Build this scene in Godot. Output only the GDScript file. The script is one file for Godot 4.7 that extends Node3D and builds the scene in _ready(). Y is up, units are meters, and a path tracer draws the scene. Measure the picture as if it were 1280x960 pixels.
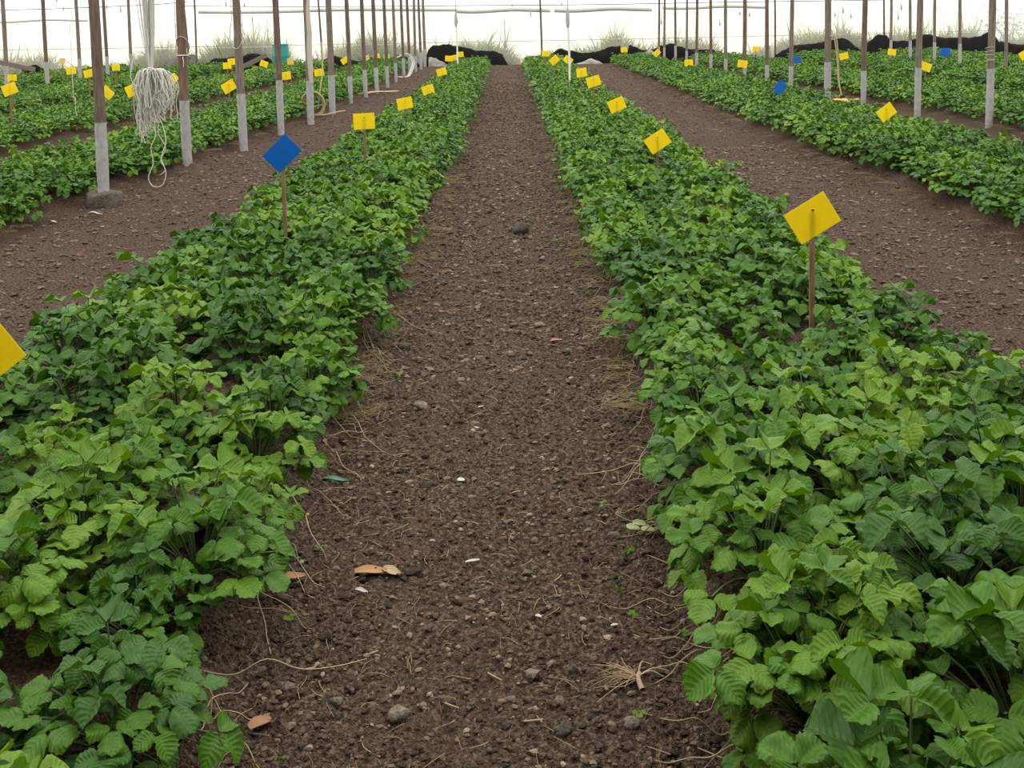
extends Node3D
# A strawberry greenhouse: dirt path between two planted beds, post rows, trap cards, a film wall at the end.
# Distances down the path are written as d = -z.

class MB:
	# collects one surface: smooth where vertices are shared, hard where they are not
	var v := PackedVector3Array()
	var uv := PackedVector2Array()
	var col := PackedColorArray()
	var ix := PackedInt32Array()

	func vert(p: Vector3, t := Vector2.ZERO) -> int:
		v.append(p)
		uv.append(t)
		return v.size() - 1

	func tri(a: int, b: int, c: int) -> void:
		ix.append(a)
		ix.append(b)
		ix.append(c)

	func quad(a: int, b: int, c: int, d: int) -> void:
		tri(a, b, c)
		tri(a, c, d)

	func face(a: Vector3, b: Vector3, c: Vector3, d: Vector3) -> void:
		quad(vert(a, Vector2(0, 0)), vert(b, Vector2(0, 1)), vert(c, Vector2(1, 1)), vert(d, Vector2(1, 0)))

	func tube(pts: PackedVector3Array, radii: PackedFloat32Array, sides := 6, cap := true) -> void:
		var n := pts.size()
		var first := v.size()
		var prev := Vector3.UP
		var run := 0.0
		for i in n:
			var dir := (pts[mini(i + 1, n - 1)] - pts[maxi(i - 1, 0)]).normalized()
			if i == 0:
				prev = Vector3.RIGHT if absf(dir.x) < 0.8 else Vector3.FORWARD
			var side := (prev - dir * prev.dot(dir)).normalized()
			prev = side
			var other := dir.cross(side)
			if i > 0:
				run += pts[i].distance_to(pts[i - 1])
			for k in sides + 1:
				var a := TAU * k / sides
				vert(pts[i] + (side * cos(a) + other * sin(a)) * radii[mini(i, radii.size() - 1)], Vector2(float(k) / sides, run))
		for i in n - 1:
			for k in sides:
				var q := first + i * (sides + 1) + k
				quad(q, q + sides + 1, q + sides + 2, q + 1)
		if cap:
			for e in 2:
				var row: int = first + (0 if e == 0 else (n - 1) * (sides + 1))
				var c := vert(pts[0 if e == 0 else n - 1])
				var ring := []
				for k in sides:
					ring.append(vert(v[row + k]))
				for k in sides:
					if e == 0:
						tri(c, ring[k], ring[(k + 1) % sides])
					else:
						tri(c, ring[(k + 1) % sides], ring[k])

	func box(t: Transform3D, s: Vector3, bevel := 0.003) -> void:
		# a box with chamfered edges
		var h := s / 2
		var b := minf(bevel, minf(h.x, minf(h.y, h.z)) * 0.5)
		var ax := [Vector3.RIGHT, Vector3.UP, Vector3.BACK]
		for k in 3:
			for sg in [-1.0, 1.0]:
				var n: Vector3 = ax[k] * sg
				var p: Vector3 = ax[(k + 1) % 3]
				var q: Vector3 = ax[(k + 2) % 3]
				var c := n * h[k]
				var hp: float = h[(k + 1) % 3] - b
				var hq: float = h[(k + 2) % 3] - b
				var r := [c - p * hp - q * hq, c + p * hp - q * hq, c + p * hp + q * hq, c - p * hp + q * hq]
				if sg > 0:
					r.reverse()
				face(t * r[0], t * r[1], t * r[2], t * r[3])
		for k in 3:
			for s1 in [-1.0, 1.0]:
				for s2 in [-1.0, 1.0]:
					var e: Vector3 = ax[k]
					var p: Vector3 = ax[(k + 1) % 3] * s1
					var q: Vector3 = ax[(k + 2) % 3] * s2
					var he: float = h[k] - b
					var hp: float = h[(k + 1) % 3]
					var hq: float = h[(k + 2) % 3]
					var r := [p * hp + q * (hq - b) - e * he, p * hp + q * (hq - b) + e * he, p * (hp - b) + q * hq + e * he, p * (hp - b) + q * hq - e * he]
					if s1 * s2 > 0:
						r.reverse()
					face(t * r[0], t * r[1], t * r[2], t * r[3])
		for s1 in [-1.0, 1.0]:
			for s2 in [-1.0, 1.0]:
				for s3 in [-1.0, 1.0]:
					var a := Vector3(h.x * s1, (h.y - b) * s2, (h.z - b) * s3)
					var c := Vector3((h.x - b) * s1, h.y * s2, (h.z - b) * s3)
					var e := Vector3((h.x - b) * s1, (h.y - b) * s2, h.z * s3)
					if s1 * s2 * s3 > 0:
						tri(vert(t * a), vert(t * e), vert(t * c))
					else:
						tri(vert(t * a), vert(t * c), vert(t * e))

	func grid(nu: int, nv: int, at: Callable, flip := false) -> void:
		var first := v.size()
		for j in nv + 1:
			for i in nu + 1:
				var a := float(i) / nu
				var b := float(j) / nv
				vert(at.call(a, b), Vector2(a, b))
		for j in nv:
			for i in nu:
				var q := first + j * (nu + 1) + i
				if flip:
					quad(q, q + nu + 1, q + nu + 2, q + 1)
				else:
					quad(q, q + 1, q + nu + 2, q + nu + 1)

	func lathe(profile: PackedVector2Array, sides := 24, centre := Vector3.ZERO) -> void:
		var first := v.size()
		for j in profile.size():
			for k in sides + 1:
				var a := TAU * k / sides
				vert(centre + Vector3(cos(a) * profile[j].x, profile[j].y, sin(a) * profile[j].x), Vector2(float(k) / sides, profile[j].y))
		for j in profile.size() - 1:
			for k in sides:
				var q := first + j * (sides + 1) + k
				quad(q, q + sides + 1, q + sides + 2, q + 1)

	func commit(m: Material = null, onto: ArrayMesh = null) -> ArrayMesh:
		var n := PackedVector3Array()
		n.resize(v.size())
		for k in range(0, ix.size(), 3):
			var a := v[ix[k]]
			var w := (v[ix[k + 2]] - a).cross(v[ix[k + 1]] - a)
			n[ix[k]] += w
			n[ix[k + 1]] += w
			n[ix[k + 2]] += w
		for k in n.size():
			n[k] = n[k].normalized() if n[k].length_squared() > 1e-24 else Vector3.UP
		var arr := []
		arr.resize(Mesh.ARRAY_MAX)
		arr[Mesh.ARRAY_VERTEX] = v
		arr[Mesh.ARRAY_NORMAL] = n
		arr[Mesh.ARRAY_TEX_UV] = uv
		if col.size() == v.size():
			arr[Mesh.ARRAY_COLOR] = col
		arr[Mesh.ARRAY_INDEX] = ix
		var mesh := onto if onto else ArrayMesh.new()
		mesh.add_surface_from_arrays(Mesh.PRIMITIVE_TRIANGLES, arr)
		if m:
			mesh.surface_set_material(mesh.get_surface_count() - 1, m)
		return mesh


var rng := RandomNumberGenerator.new()
var noise := FastNoiseLite.new()
var fine := FastNoiseLite.new()
var used := {}
var M := {}
var leaf_mats := []
var beds := {}


# ---------------------------------------------------------------- naming
func numbered(called: String) -> String:
	if not used.has(called):
		used[called] = 0
		return called
	used[called] += 1
	return "%s_%03d" % [called, used[called]]


func tag(o: Node3D, label: String, category: String, group := "") -> Node3D:
	o.set_meta("label", label)
	o.set_meta("category", category)
	if group:
		o.set_meta("group", group)
	return o


func thing(called: String, label: String, category: String, at := Vector3.ZERO, group := "") -> Node3D:
	var o := Node3D.new()
	o.name = numbered(called)
	add_child(o)
	o.position = at
	return tag(o, label, category, group)


func part(called: String, mesh: Mesh, parent: Node3D, at := Vector3.ZERO) -> MeshInstance3D:
	var o := MeshInstance3D.new()
	o.name = called
	o.mesh = mesh
	o.position = at
	parent.add_child(o, true)
	return o


func solo(called: String, mesh: Mesh, label: String, category: String, at := Vector3.ZERO, group := "") -> MeshInstance3D:
	var o := MeshInstance3D.new()
	o.name = numbered(called)
	o.mesh = mesh
	add_child(o)
	o.position = at
	tag(o, label, category, group)
	return o


func structure(called: String, mesh: Mesh) -> MeshInstance3D:
	var o := MeshInstance3D.new()
	o.name = called
	o.mesh = mesh
	add_child(o)
	o.set_meta("kind", "structure")
	return o


func copies(called: String, mesh: Mesh, places: Array, colors: Array, parent: Node3D) -> void:
	var mm := MultiMesh.new()
	mm.transform_format = MultiMesh.TRANSFORM_3D
	mm.use_colors = colors.size() > 0
	mm.mesh = mesh
	mm.instance_count = places.size()
	for k in places.size():
		mm.set_instance_transform(k, places[k])
		if colors.size():
			mm.set_instance_color(k, colors[k])
	var o := MultiMeshInstance3D.new()
	o.name = called
	o.multimesh = mm
	o.set_meta("kind", "stuff")
	parent.add_child(o, true)


# ---------------------------------------------------------------- materials
func lin(r: float, g: float, b: float, a := 1.0) -> Color:
	var c := Color(r, g, b).linear_to_srgb()
	c.a = a
	return c


func mat(c: Color, rough := 0.8, spec := 0.5) -> StandardMaterial3D:
	var m := StandardMaterial3D.new()
	m.albedo_color = c
	m.roughness = rough
	m.metallic_specular = spec
	return m


func noise_tex(size: int, freq: float, seed_: int, ramp: Gradient = null, octaves := 5, kind := FastNoiseLite.TYPE_SIMPLEX_SMOOTH) -> NoiseTexture2D:
	var n := FastNoiseLite.new()
	n.seed = seed_
	n.noise_type = kind
	n.frequency = freq
	n.fractal_octaves = octaves
	n.fractal_gain = 0.6
	var t := NoiseTexture2D.new()
	t.width = size
	t.height = size
	t.seamless = true
	t.seamless_blend_skirt = 0.15
	t.noise = n
	if ramp:
		t.color_ramp = ramp
	return t


func ramp(stops: Array) -> Gradient:
	var g := Gradient.new()
	var o := PackedFloat32Array()
	var c := PackedColorArray()
	for s in stops:
		o.append(s[0])
		c.append(s[1])
	g.offsets = o
	g.colors = c
	return g


func triplanar(m: StandardMaterial3D, scale: float, tex: Texture2D, bump: Texture2D = null, depth := 0.0, world := true) -> void:
	m.albedo_texture = tex
	m.uv1_triplanar = true
	m.uv1_world_triplanar = world
	m.uv1_scale = Vector3.ONE * scale
	if bump:
		m.heightmap_enabled = true
		m.heightmap_texture = bump
		m.heightmap_scale = depth


func leaf_textures() -> Array:
	# veins of one leaflet: u across (midrib at 0.5), v from base to tip
	var s := 192
	var a := Image.create(s, s, false, Image.FORMAT_RGB8)
	var h := Image.create(s, s, false, Image.FORMAT_L8)
	var nz := FastNoiseLite.new()
	nz.seed = 5
	nz.frequency = 0.035
	nz.fractal_octaves = 3
	for y in s:
		for x in s:
			var u := absf((x + 0.5) / s * 2.0 - 1.0)
			var w := (y + 0.5) / s
			var mid := exp(-pow(u / 0.035, 2.0))
			var k := (w - u * 0.30 * (0.6 + 0.8 * w)) * 7.0
			var fr := absf(k - roundf(k))
			var side := exp(-pow(fr / 0.09, 2.0)) * (1.0 - 0.55 * u)
			var vein := clampf(maxf(mid, side * 0.75), 0.0, 1.0)
			var net := nz.get_noise_2d(x, y) * 0.07
			var base := Color(0.74 + net, 0.76 + net, 0.70 + net)
			a.set_pixel(x, y, base.lerp(Color(1.0, 0.97, 1.0), vein * 0.42))
			var pillow := 0.5 + 0.5 * cos(fr * TAU - PI)
			h.set_pixel(x, y, Color.from_hsv(0, 0, clampf(0.25 + 0.6 * pow(pillow, 0.6) * (1.0 - 0.2 * u) - 0.35 * mid + net, 0, 1)))
	return [ImageTexture.create_from_image(a), ImageTexture.create_from_image(h)]


func make_materials() -> void:
	var lt := leaf_textures()
	for c in LEAF_COLORS:
		var m := mat(lin(c[0] * 1.55, c[1] * 1.55, c[2] * 1.55), 0.40, 0.32)
		m.albedo_texture = lt[0]
		m.heightmap_enabled = true
		m.heightmap_texture = lt[1]
		m.heightmap_scale = 0.13
		m.backlight_enabled = true
		m.backlight = lin(0.50, 0.52, 0.08)
		leaf_mats.append(m)
	var far := mat(lin(1.55, 1.55, 1.6), 0.42, 0.32)
	far.albedo_color = Color.WHITE
	far.vertex_color_use_as_albedo = true
	far.albedo_texture = lt[0]
	far.backlight_enabled = true
	far.backlight = lin(0.50, 0.52, 0.08)
	M.far_leaf = far
	M.petiole = mat(lin(0.060, 0.095, 0.018), 0.6)
	M.runner = mat(lin(0.240, 0.200, 0.088), 0.6)
	M.runner_pale = mat(lin(0.288, 0.232, 0.136), 0.65)
	M.runner_red = mat(lin(0.192, 0.104, 0.064), 0.6)

	var soil := mat(Color.WHITE, 0.95, 0.25)
	var sr := ramp([[0.0, lin(0.016, 0.011, 0.008)], [0.36, lin(0.040, 0.027, 0.019)], [0.52, lin(0.074, 0.052, 0.037)], [0.66, lin(0.136, 0.099, 0.072)], [1.0, lin(0.28, 0.22, 0.165)]])
	triplanar(soil, 1.6, noise_tex(1024, 0.035, 3, sr, 6), noise_tex(1024, 0.06, 8, null, 6), 2.0)
	soil.detail_enabled = true
	soil.detail_blend_mode = BaseMaterial3D.BLEND_MODE_MIX
	soil.detail_albedo = noise_tex(512, 0.012, 21, ramp([[0.0, lin(0.10, 0.055, 0.038, 0.0)], [0.5, lin(0.10, 0.055, 0.038, 0.0)], [0.8, lin(0.105, 0.056, 0.040, 0.5)], [1.0, lin(0.105, 0.056, 0.04, 0.5)]]), 3)
	soil.detail_uv_layer = BaseMaterial3D.DETAIL_UV_2
	soil.uv2_triplanar = true
	soil.uv2_world_triplanar = true
	soil.uv2_scale = Vector3.ONE * 0.23
	soil.vertex_color_use_as_albedo = true
	M.soil = soil
	var clod := mat(Color.WHITE, 0.95, 0.25)
	clod.vertex_color_use_as_albedo = true
	M.clod = clod
	var stone := mat(lin(1, 1, 1), 0.85, 0.4)
	triplanar(stone, 9.0, noise_tex(256, 0.03, 12, ramp([[0.0, lin(0.080, 0.060, 0.044)], [0.5, lin(0.152, 0.120, 0.088)], [1.0, lin(0.240, 0.200, 0.152)]]), 5), noise_tex(256, 0.05, 13), 0.5, false)
	M.stone = stone
	var dark_stone := stone.duplicate()
	dark_stone.albedo_color = lin(0.40, 0.38, 0.37)
	M.dark_stone = dark_stone
	var concrete := mat(lin(1, 1, 1), 0.95, 0.3)
	triplanar(concrete, 5.0, noise_tex(256, 0.03, 15, ramp([[0.0, lin(0.044, 0.034, 0.026)], [0.5, lin(0.096, 0.076, 0.060)], [1.0, lin(0.176, 0.144, 0.116)]]), 5), noise_tex(256, 0.05, 16), 1.0, false)
	M.concrete = concrete

	for w in [["post_wood", [0.085, 0.060, 0.046], [0.165, 0.122, 0.096], 3], ["post_grey", [0.108, 0.085, 0.068], [0.205, 0.165, 0.134], 4], ["post_red", [0.098, 0.062, 0.044], [0.185, 0.122, 0.088], 6]]:
		var m := mat(Color.WHITE, 0.85, 0.3)
		var g := ramp([[0.25, lin(w[1][0], w[1][1], w[1][2])], [0.75, lin(w[2][0], w[2][1], w[2][2])]])
		triplanar(m, 1.0, noise_tex(256, 0.02, w[3], g, 5), noise_tex(256, 0.03, w[3] + 40), 0.3, false)
		m.uv1_scale = Vector3(7, 0.7, 7)
		M[w[0]] = m
	var lime := mat(Color.WHITE, 0.9, 0.3)
	triplanar(lime, 3.0, noise_tex(256, 0.025, 31, ramp([[0.0, lin(0.208, 0.188, 0.176)], [0.35, lin(0.280, 0.268, 0.260)], [0.6, lin(0.320, 0.308, 0.304)], [1.0, lin(0.360, 0.352, 0.348)]]), 5), null, 0, false)
	lime.uv1_scale = Vector3(4, 1.6, 4)
	M.lime = lime
	M.bark_pale = mat(lin(0.42, 0.37, 0.31), 0.9, 0.3)
	var stake := mat(Color.WHITE, 0.8, 0.3)
	triplanar(stake, 1.0, noise_tex(128, 0.03, 33, ramp([[0.2, lin(0.120, 0.068, 0.036)], [0.8, lin(0.240, 0.152, 0.080)]]), 4), null, 0, false)
	stake.uv1_scale = Vector3(18, 1.5, 18)
	M.stake = stake
	var speck := ramp([[0.0, lin(1, 1, 1)], [0.86, lin(1, 1, 1)], [0.93, lin(0.5, 0.42, 0.3)], [1.0, lin(0.35, 0.3, 0.2)]])
	var dots := noise_tex(256, 0.11, 37, speck, 2)
	for c in [["card_yellow", [0.86, 0.72, 0.016], [1.0, 0.92, 0.03]], ["card_blue", [0.005, 0.165, 0.52], [0.006, 0.3, 0.9]], ["card_green", [0.38, 0.62, 0.06], [0.3, 0.5, 0.05]], ["card_faded", [0.72, 0.55, 0.16], [0.5, 0.4, 0.1]]]:
		var m := mat(lin(c[1][0], c[1][1], c[1][2]), 0.38, 0.5)
		m.albedo_texture = dots
		m.uv1_triplanar = true
		m.uv1_scale = Vector3.ONE * 6.0
		m.backlight_enabled = true
		m.backlight = lin(c[2][0], c[2][1], c[2][2])
		M[c[0]] = m
	M.ink = mat(lin(0.05, 0.04, 0.03), 0.7)

	# clear film of the roof and sides; milky film of the end wall
	var film := mat(lin(0.86, 0.88, 0.84, FILM_ROOF), 0.2, 0.3)
	film.transparency = BaseMaterial3D.TRANSPARENCY_ALPHA
	M.film = film
	var milky := mat(lin(0.90, 0.90, 0.82, FILM_WALL), 0.22, 0.25)
	milky.transparency = BaseMaterial3D.TRANSPARENCY_ALPHA
	milky.backlight_enabled = true
	milky.backlight = lin(0.22, 0.22, 0.20)
	M.milky = milky
	var clearer := mat(lin(0.84, 0.90, 0.88, FILM_WALL - 0.04), 0.22, 0.25)
	clearer.transparency = BaseMaterial3D.TRANSPARENCY_ALPHA
	clearer.backlight_enabled = true
	clearer.backlight = lin(0.36, 0.38, 0.37)
	M.clearer = clearer
	M.pale_ground = mat(Color.WHITE, 0.95, 0.2)
	triplanar(M.pale_ground, 0.3, noise_tex(256, 0.02, 51, ramp([[0.2, lin(0.25, 0.245, 0.205)], [0.8, lin(0.34, 0.33, 0.28)]]), 4))
	M.film_fold = mat(lin(0.50, 0.50, 0.46), 0.5)
	M.film_fold.backlight_enabled = true
	M.film_fold.backlight = lin(0.3, 0.3, 0.28)
	M.pipe = mat(lin(0.13, 0.12, 0.11), 0.6)
	M.black_film = mat(lin(0.010, 0.009, 0.008), 0.75, 0.2)
	M.grey_net = mat(lin(0.15, 0.14, 0.125), 0.85, 0.2)
	M.sheet_grey = mat(lin(0.240, 0.224, 0.200), 0.7)
	M.sheet_brown = mat(lin(0.128, 0.100, 0.080), 0.8)
	M.teal = mat(lin(0.006, 0.20, 0.17), 0.35)
	M.twine = mat(lin(0.400, 0.360, 0.288), 0.85, 0.2)
	M.twine_white = mat(lin(0.528, 0.504, 0.456), 0.85, 0.2)
	M.hose = mat(lin(0.368, 0.272, 0.144), 0.6)
	M.hose_yellow = mat(lin(0.55, 0.46, 0.10), 0.5)
	M.orange_cloth = mat(lin(0.56, 0.27, 0.10), 0.9)
	M.white_pipe = mat(lin(0.62, 0.61, 0.57), 0.5)
	M.grey_tag = mat(lin(0.33, 0.32, 0.30), 0.8)
	var grass := mat(Color.WHITE, 0.7, 0.3)
	grass.vertex_color_use_as_albedo = true
	grass.backlight_enabled = true
	grass.backlight = lin(0.5, 0.5, 0.3)
	M.grass = grass
	M.branch = mat(lin(0.10, 0.085, 0.06), 0.9)
	M.dry_leaf = mat(lin(0.304, 0.160, 0.060), 0.8)
	M.dry_leaf.backlight_enabled = true
	M.dry_leaf.backlight = lin(0.2, 0.1, 0.04)
	M.brown_leaf = mat(lin(0.24, 0.11, 0.06), 0.85)
	M.paper = mat(lin(0.36, 0.34, 0.30), 0.8)
	M.root = mat(lin(0.288, 0.200, 0.112), 0.85)
	M.green_plastic = mat(lin(0.02, 0.13, 0.07), 0.4)
	M.wilted = mat(lin(0.33, 0.36, 0.17), 0.7)
	M.wilted.backlight_enabled = true
	M.wilted.backlight = lin(0.3, 0.3, 0.15)


# linear base colours: deep, mid, bright, yellowish, bluish
const LEAF_COLORS := [[0.042, 0.112, 0.010], [0.076, 0.176, 0.014], [0.120, 0.230, 0.018], [0.152, 0.254, 0.020], [0.056, 0.138, 0.022]]
const FILM_ROOF := 0.10
const FILM_WALL := 0.10

# ---------------------------------------------------------------- ground and beds
# d, left edge, right edge of each bed; the last d is its far end
const BED_LINES := {
	"path_post_side": [[0.5, -1.72, -0.60], [4.0, -1.66, -0.60], [9.0, -1.47, -0.56], [15.0, -1.34, -0.56], [27.2, -1.30, -0.58]],
	"path_open_side": [[0.5, 0.40, 1.62], [3.0, 0.44, 1.53], [4.0, 0.47, 1.45], [10.0, 0.49, 1.43], [27.2, 0.45, 1.36]],
	"behind_posts": [[4.0, -4.35, -3.40], [6.5, -4.10, -3.25], [11.0, -3.85, -2.95], [14.0, -3.75, -2.70], [18.0, -3.65, -2.60], [27.0, -3.55, -2.62]],
	"beyond_strip": [[5.0, -6.40, -5.30], [10.0, -6.25, -5.15], [16.0, -6.00, -4.95], [20.0, -5.85, -4.65], [26.6, -5.75, -4.55]],
	"third_left": [[8.0, -8.60, -7.20], [26.6, -8.20, -6.90]],
	"fourth_left": [[12.0, -11.00, -9.60], [26.6, -10.6, -9.40]],
	"bare_strip_side": [[4.0, 2.90, 4.02], [10.0, 2.75, 3.97], [18.0, 2.80, 3.88], [27.2, 2.78, 3.60]],
	"past_far_posts": [[8.0, 5.20, 6.55], [12.0, 5.20, 6.50], [19.0, 4.85, 6.10], [26.8, 4.75, 5.75]],
	"fourth_right": [[11.0, 7.45, 8.65], [26.6, 7.20, 8.55]],
	"fifth_right": [[14.0, 9.75, 11.2], [26.6, 9.60, 11.0]],
}


func bed_edges(b: String, d: float) -> Vector2:
	var l: Array = BED_LINES[b]
	if d <= l[0][0]:
		return Vector2(l[0][1], l[0][2])
	for k in l.size() - 1:
		if d <= l[k + 1][0]:
			var t: float = (d - l[k][0]) / (l[k + 1][0] - l[k][0])
			return Vector2(lerpf(l[k][1], l[k + 1][1], t), lerpf(l[k][2], l[k + 1][2], t))
	return Vector2(l[-1][1], l[-1][2])


func edges_at(d: float) -> Array:
	var out := []
	for b in BED_LINES:
		var e := bed_edges(b, d)
		var on: float = smoothstep(BED_LINES[b][0][0] - 0.6, BED_LINES[b][0][0], d) * (1.0 - smoothstep(BED_LINES[b][-1][0] - 0.1, BED_LINES[b][-1][0] + 0.25, d))
		if b.begins_with("path"):
			on = 1.0 - smoothstep(BED_LINES[b][-1][0] - 0.1, BED_LINES[b][-1][0] + 0.25, d)
		if on > 0:
			out.append([e.x, e.y, on])
	return out


func height_with(x: float, d: float, edges: Array) -> float:
	var y := noise.get_noise_2d(x * 12.0, d * 12.0) * 0.028 + noise.get_noise_2d(x * 60.0 + 300.0, d * 60.0) * 0.012
	for e in edges:
		if x > e[0] - 0.2 and x < e[1] + 0.2:
			y += 0.10 * e[2] * smoothstep(e[0] - 0.10, e[0] + 0.14, x) * (1.0 - smoothstep(e[1] - 0.14, e[1] + 0.10, x))
	return y


func ground(x: float, d: float) -> float:
	return height_with(x, d, edges_at(d))


func ground_at(x: float, d: float, up := 0.0) -> Vector3:
	return Vector3(x, ground(x, d) + up, -d)


func build_floor() -> void:
	var xs := PackedFloat32Array()
	var x := -14.9
	while x < 15.0:
		xs.append(x)
		var a := absf(x + 0.0001)
		x += 0.0125 if a < 0.78 else 0.05 if a < 1.9 else 0.12 if a < 6.0 else 0.4
	var ds := PackedFloat32Array()
	var d := -4.0
	while d < 28.75:
		ds.append(d)
		d += 0.25 if d < 1.0 else 0.0048 * d
	var mb := MB.new()
	var n := xs.size()
	for j in ds.size():
		var e := edges_at(ds[j])
		var near := ds[j] > 0.9 and ds[j] < 12.0
		for i in n:
			var y := height_with(xs[i], ds[j], e)
			if near and absf(xs[i]) < 0.9:
				var f := fine.get_noise_2d(xs[i] * 100.0, ds[j] * 100.0)
				y += f * absf(f) * 0.030 + fine.get_noise_2d(xs[i] * 260.0, ds[j] * 260.0) * 0.008
			mb.vert(Vector3(xs[i], y, -ds[j]), Vector2(xs[i], ds[j]))
			# the trodden path is a browner soil than the reddish strips between the other beds
			mb.col.append(Color(0.97, 0.90, 0.84) if absf(xs[i]) < 1.0 else Color(1.06, 0.89, 0.84))
	for j in ds.size() - 1:
		for i in n - 1:
			var q := j * n + i
			mb.quad(q, q + n, q + n + 1, q + 1)
	structure("floor", mb.commit(M.soil))


func clod_mesh(seed_: int, rough := 0.45, flat := 0.7) -> ArrayMesh:
	var r := RandomNumberGenerator.new()
	r.seed = seed_
	var mb := MB.new()
	var rows := 4
	var cols := 6
	var ring := []
	var top := mb.vert(Vector3(0, flat * r.randf_range(0.8, 1.1), 0))
	for j in range(1, rows):
		var a := PI * j / rows
		for i in cols:
			var b := TAU * (i + 0.5 * (j % 2)) / cols
			var k := 1.0 + r.randf_range(-rough, rough * 0.6)
			ring.append(mb.vert(Vector3(sin(a) * cos(b) * k, cos(a) * flat * k, sin(a) * sin(b) * k)))
	var bottom := mb.vert(Vector3(0, -flat, 0))
	for i in cols:
		var o := (i + 1) % cols
		mb.tri(top, ring[i], ring[o])
		for j in rows - 2:
			mb.quad(ring[j * cols + i], ring[(j + 1) * cols + i], ring[(j + 1) * cols + o], ring[j * cols + o])
		mb.tri(bottom, ring[(rows - 2) * cols + o], ring[(rows - 2) * cols + i])
	return facet(mb)


func facet(mb: MB) -> ArrayMesh:
	# the same shape with hard edges
	var o := MB.new()
	for k in mb.ix:
		o.vert(mb.v[k], mb.uv[k])
	for k in mb.ix.size():
		o.ix.append(k)
	return o.commit()


func build_clods() -> void:
	var root := Node3D.new()
	root.name = "soil_clods"
	add_child(root)
	tag(root, "loose brown crumbs and clods of soil strewn over the bare dirt", "soil")
	root.set_meta("kind", "stuff")
	for variant in 5:
		var m := clod_mesh(70 + variant)
		m.surface_set_material(0, M.clod)
		var places := []
		var colors := []
		for k in 12000:
			# more of them, and smaller, close by
			var d := 1.25 * pow(16.0, pow(rng.randf(), 1.25))
			var x := rng.randf_range(-0.75, 0.72)
			if k % 9 == 0 and d > 4.0:
				x = rng.randf_range(1.5, 2.8) if rng.randf() < 0.5 else rng.randf_range(-2.9, -1.5)
			var s := (0.0017 + 0.0065 * pow(rng.randf(), 4.5)) * (0.85 + 0.13 * d) * (1.0 if d < 9.0 else 0.8)
			if rng.randf() < 0.012:
				s *= 1.9
			s = minf(s, 0.020)
			var b := Basis.from_euler(Vector3(rng.randf_range(-0.5, 0.5), rng.randf() * TAU, rng.randf_range(-0.5, 0.5))).scaled(Vector3(s * rng.randf_range(0.8, 1.5), s * 0.85, s))
			places.append(Transform3D(b, ground_at(x, d, s * 0.25)))
			var t := rng.randf()
			var c := Color(0.043, 0.028, 0.019).lerp(Color(0.185, 0.134, 0.094), t * t * t) * (1.0 + 0.55 * noise.get_noise_2d(x * 130.0, d * 130.0))
			if rng.randf() < 0.018:
				c = Color(0.25, 0.195, 0.145)
			if rng.randf() < 0.03:
				c = Color(0.115, 0.065, 0.045)
			colors.append(c)
		for k in 5200:
			# the strips between the other beds
			var d := rng.randf_range(3.5, 10.0) if k % 2 else rng.randf_range(8.0, 26.0)
			var x := rng.randf_range(1.5, 2.85) if k % 5 < 2 else rng.randf_range(-3.1, -1.4) if k % 5 < 4 else rng.randf_range(-0.6, 0.5)
			var s := (0.004 + 0.016 * pow(rng.randf(), 3.0)) * (0.8 + 0.02 * d)
			var b := Basis.from_euler(Vector3(rng.randf_range(-0.5, 0.5), rng.randf() * TAU, rng.randf_range(-0.5, 0.5))).scaled(Vector3(s * 1.2, s * 0.8, s))
			places.append(Transform3D(b, ground_at(x, d, s * 0.2)))
			var t := rng.randf()
			colors.append(Color(0.078, 0.052, 0.040).lerp(Color(0.185, 0.128, 0.097), t * t))
		copies("clods", m, places, colors, root)


func strand(mb: MB, pts: PackedVector3Array, r0: float, r1: float, sides := 5) -> void:
	var radii := PackedFloat32Array()
	for i in pts.size():
		radii.append(lerpf(r0, r1, float(i) / (pts.size() - 1)))
	mb.tube(pts, radii, sides, false)


func smooth_path(p: Array, steps: int) -> PackedVector3Array:
	# Catmull-Rom through the given points
	var out := PackedVector3Array()
	for k in p.size() - 1:
		var a: Vector3 = p[maxi(k - 1, 0)]
		var b: Vector3 = p[k]
		var c: Vector3 = p[k + 1]
		var e: Vector3 = p[mini(k + 2, p.size() - 1)]
		for s in steps:
			out.append(b.cubic_interpolate(c, a, e, float(s) / steps))
	out.append(p[-1])
	return out


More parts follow.
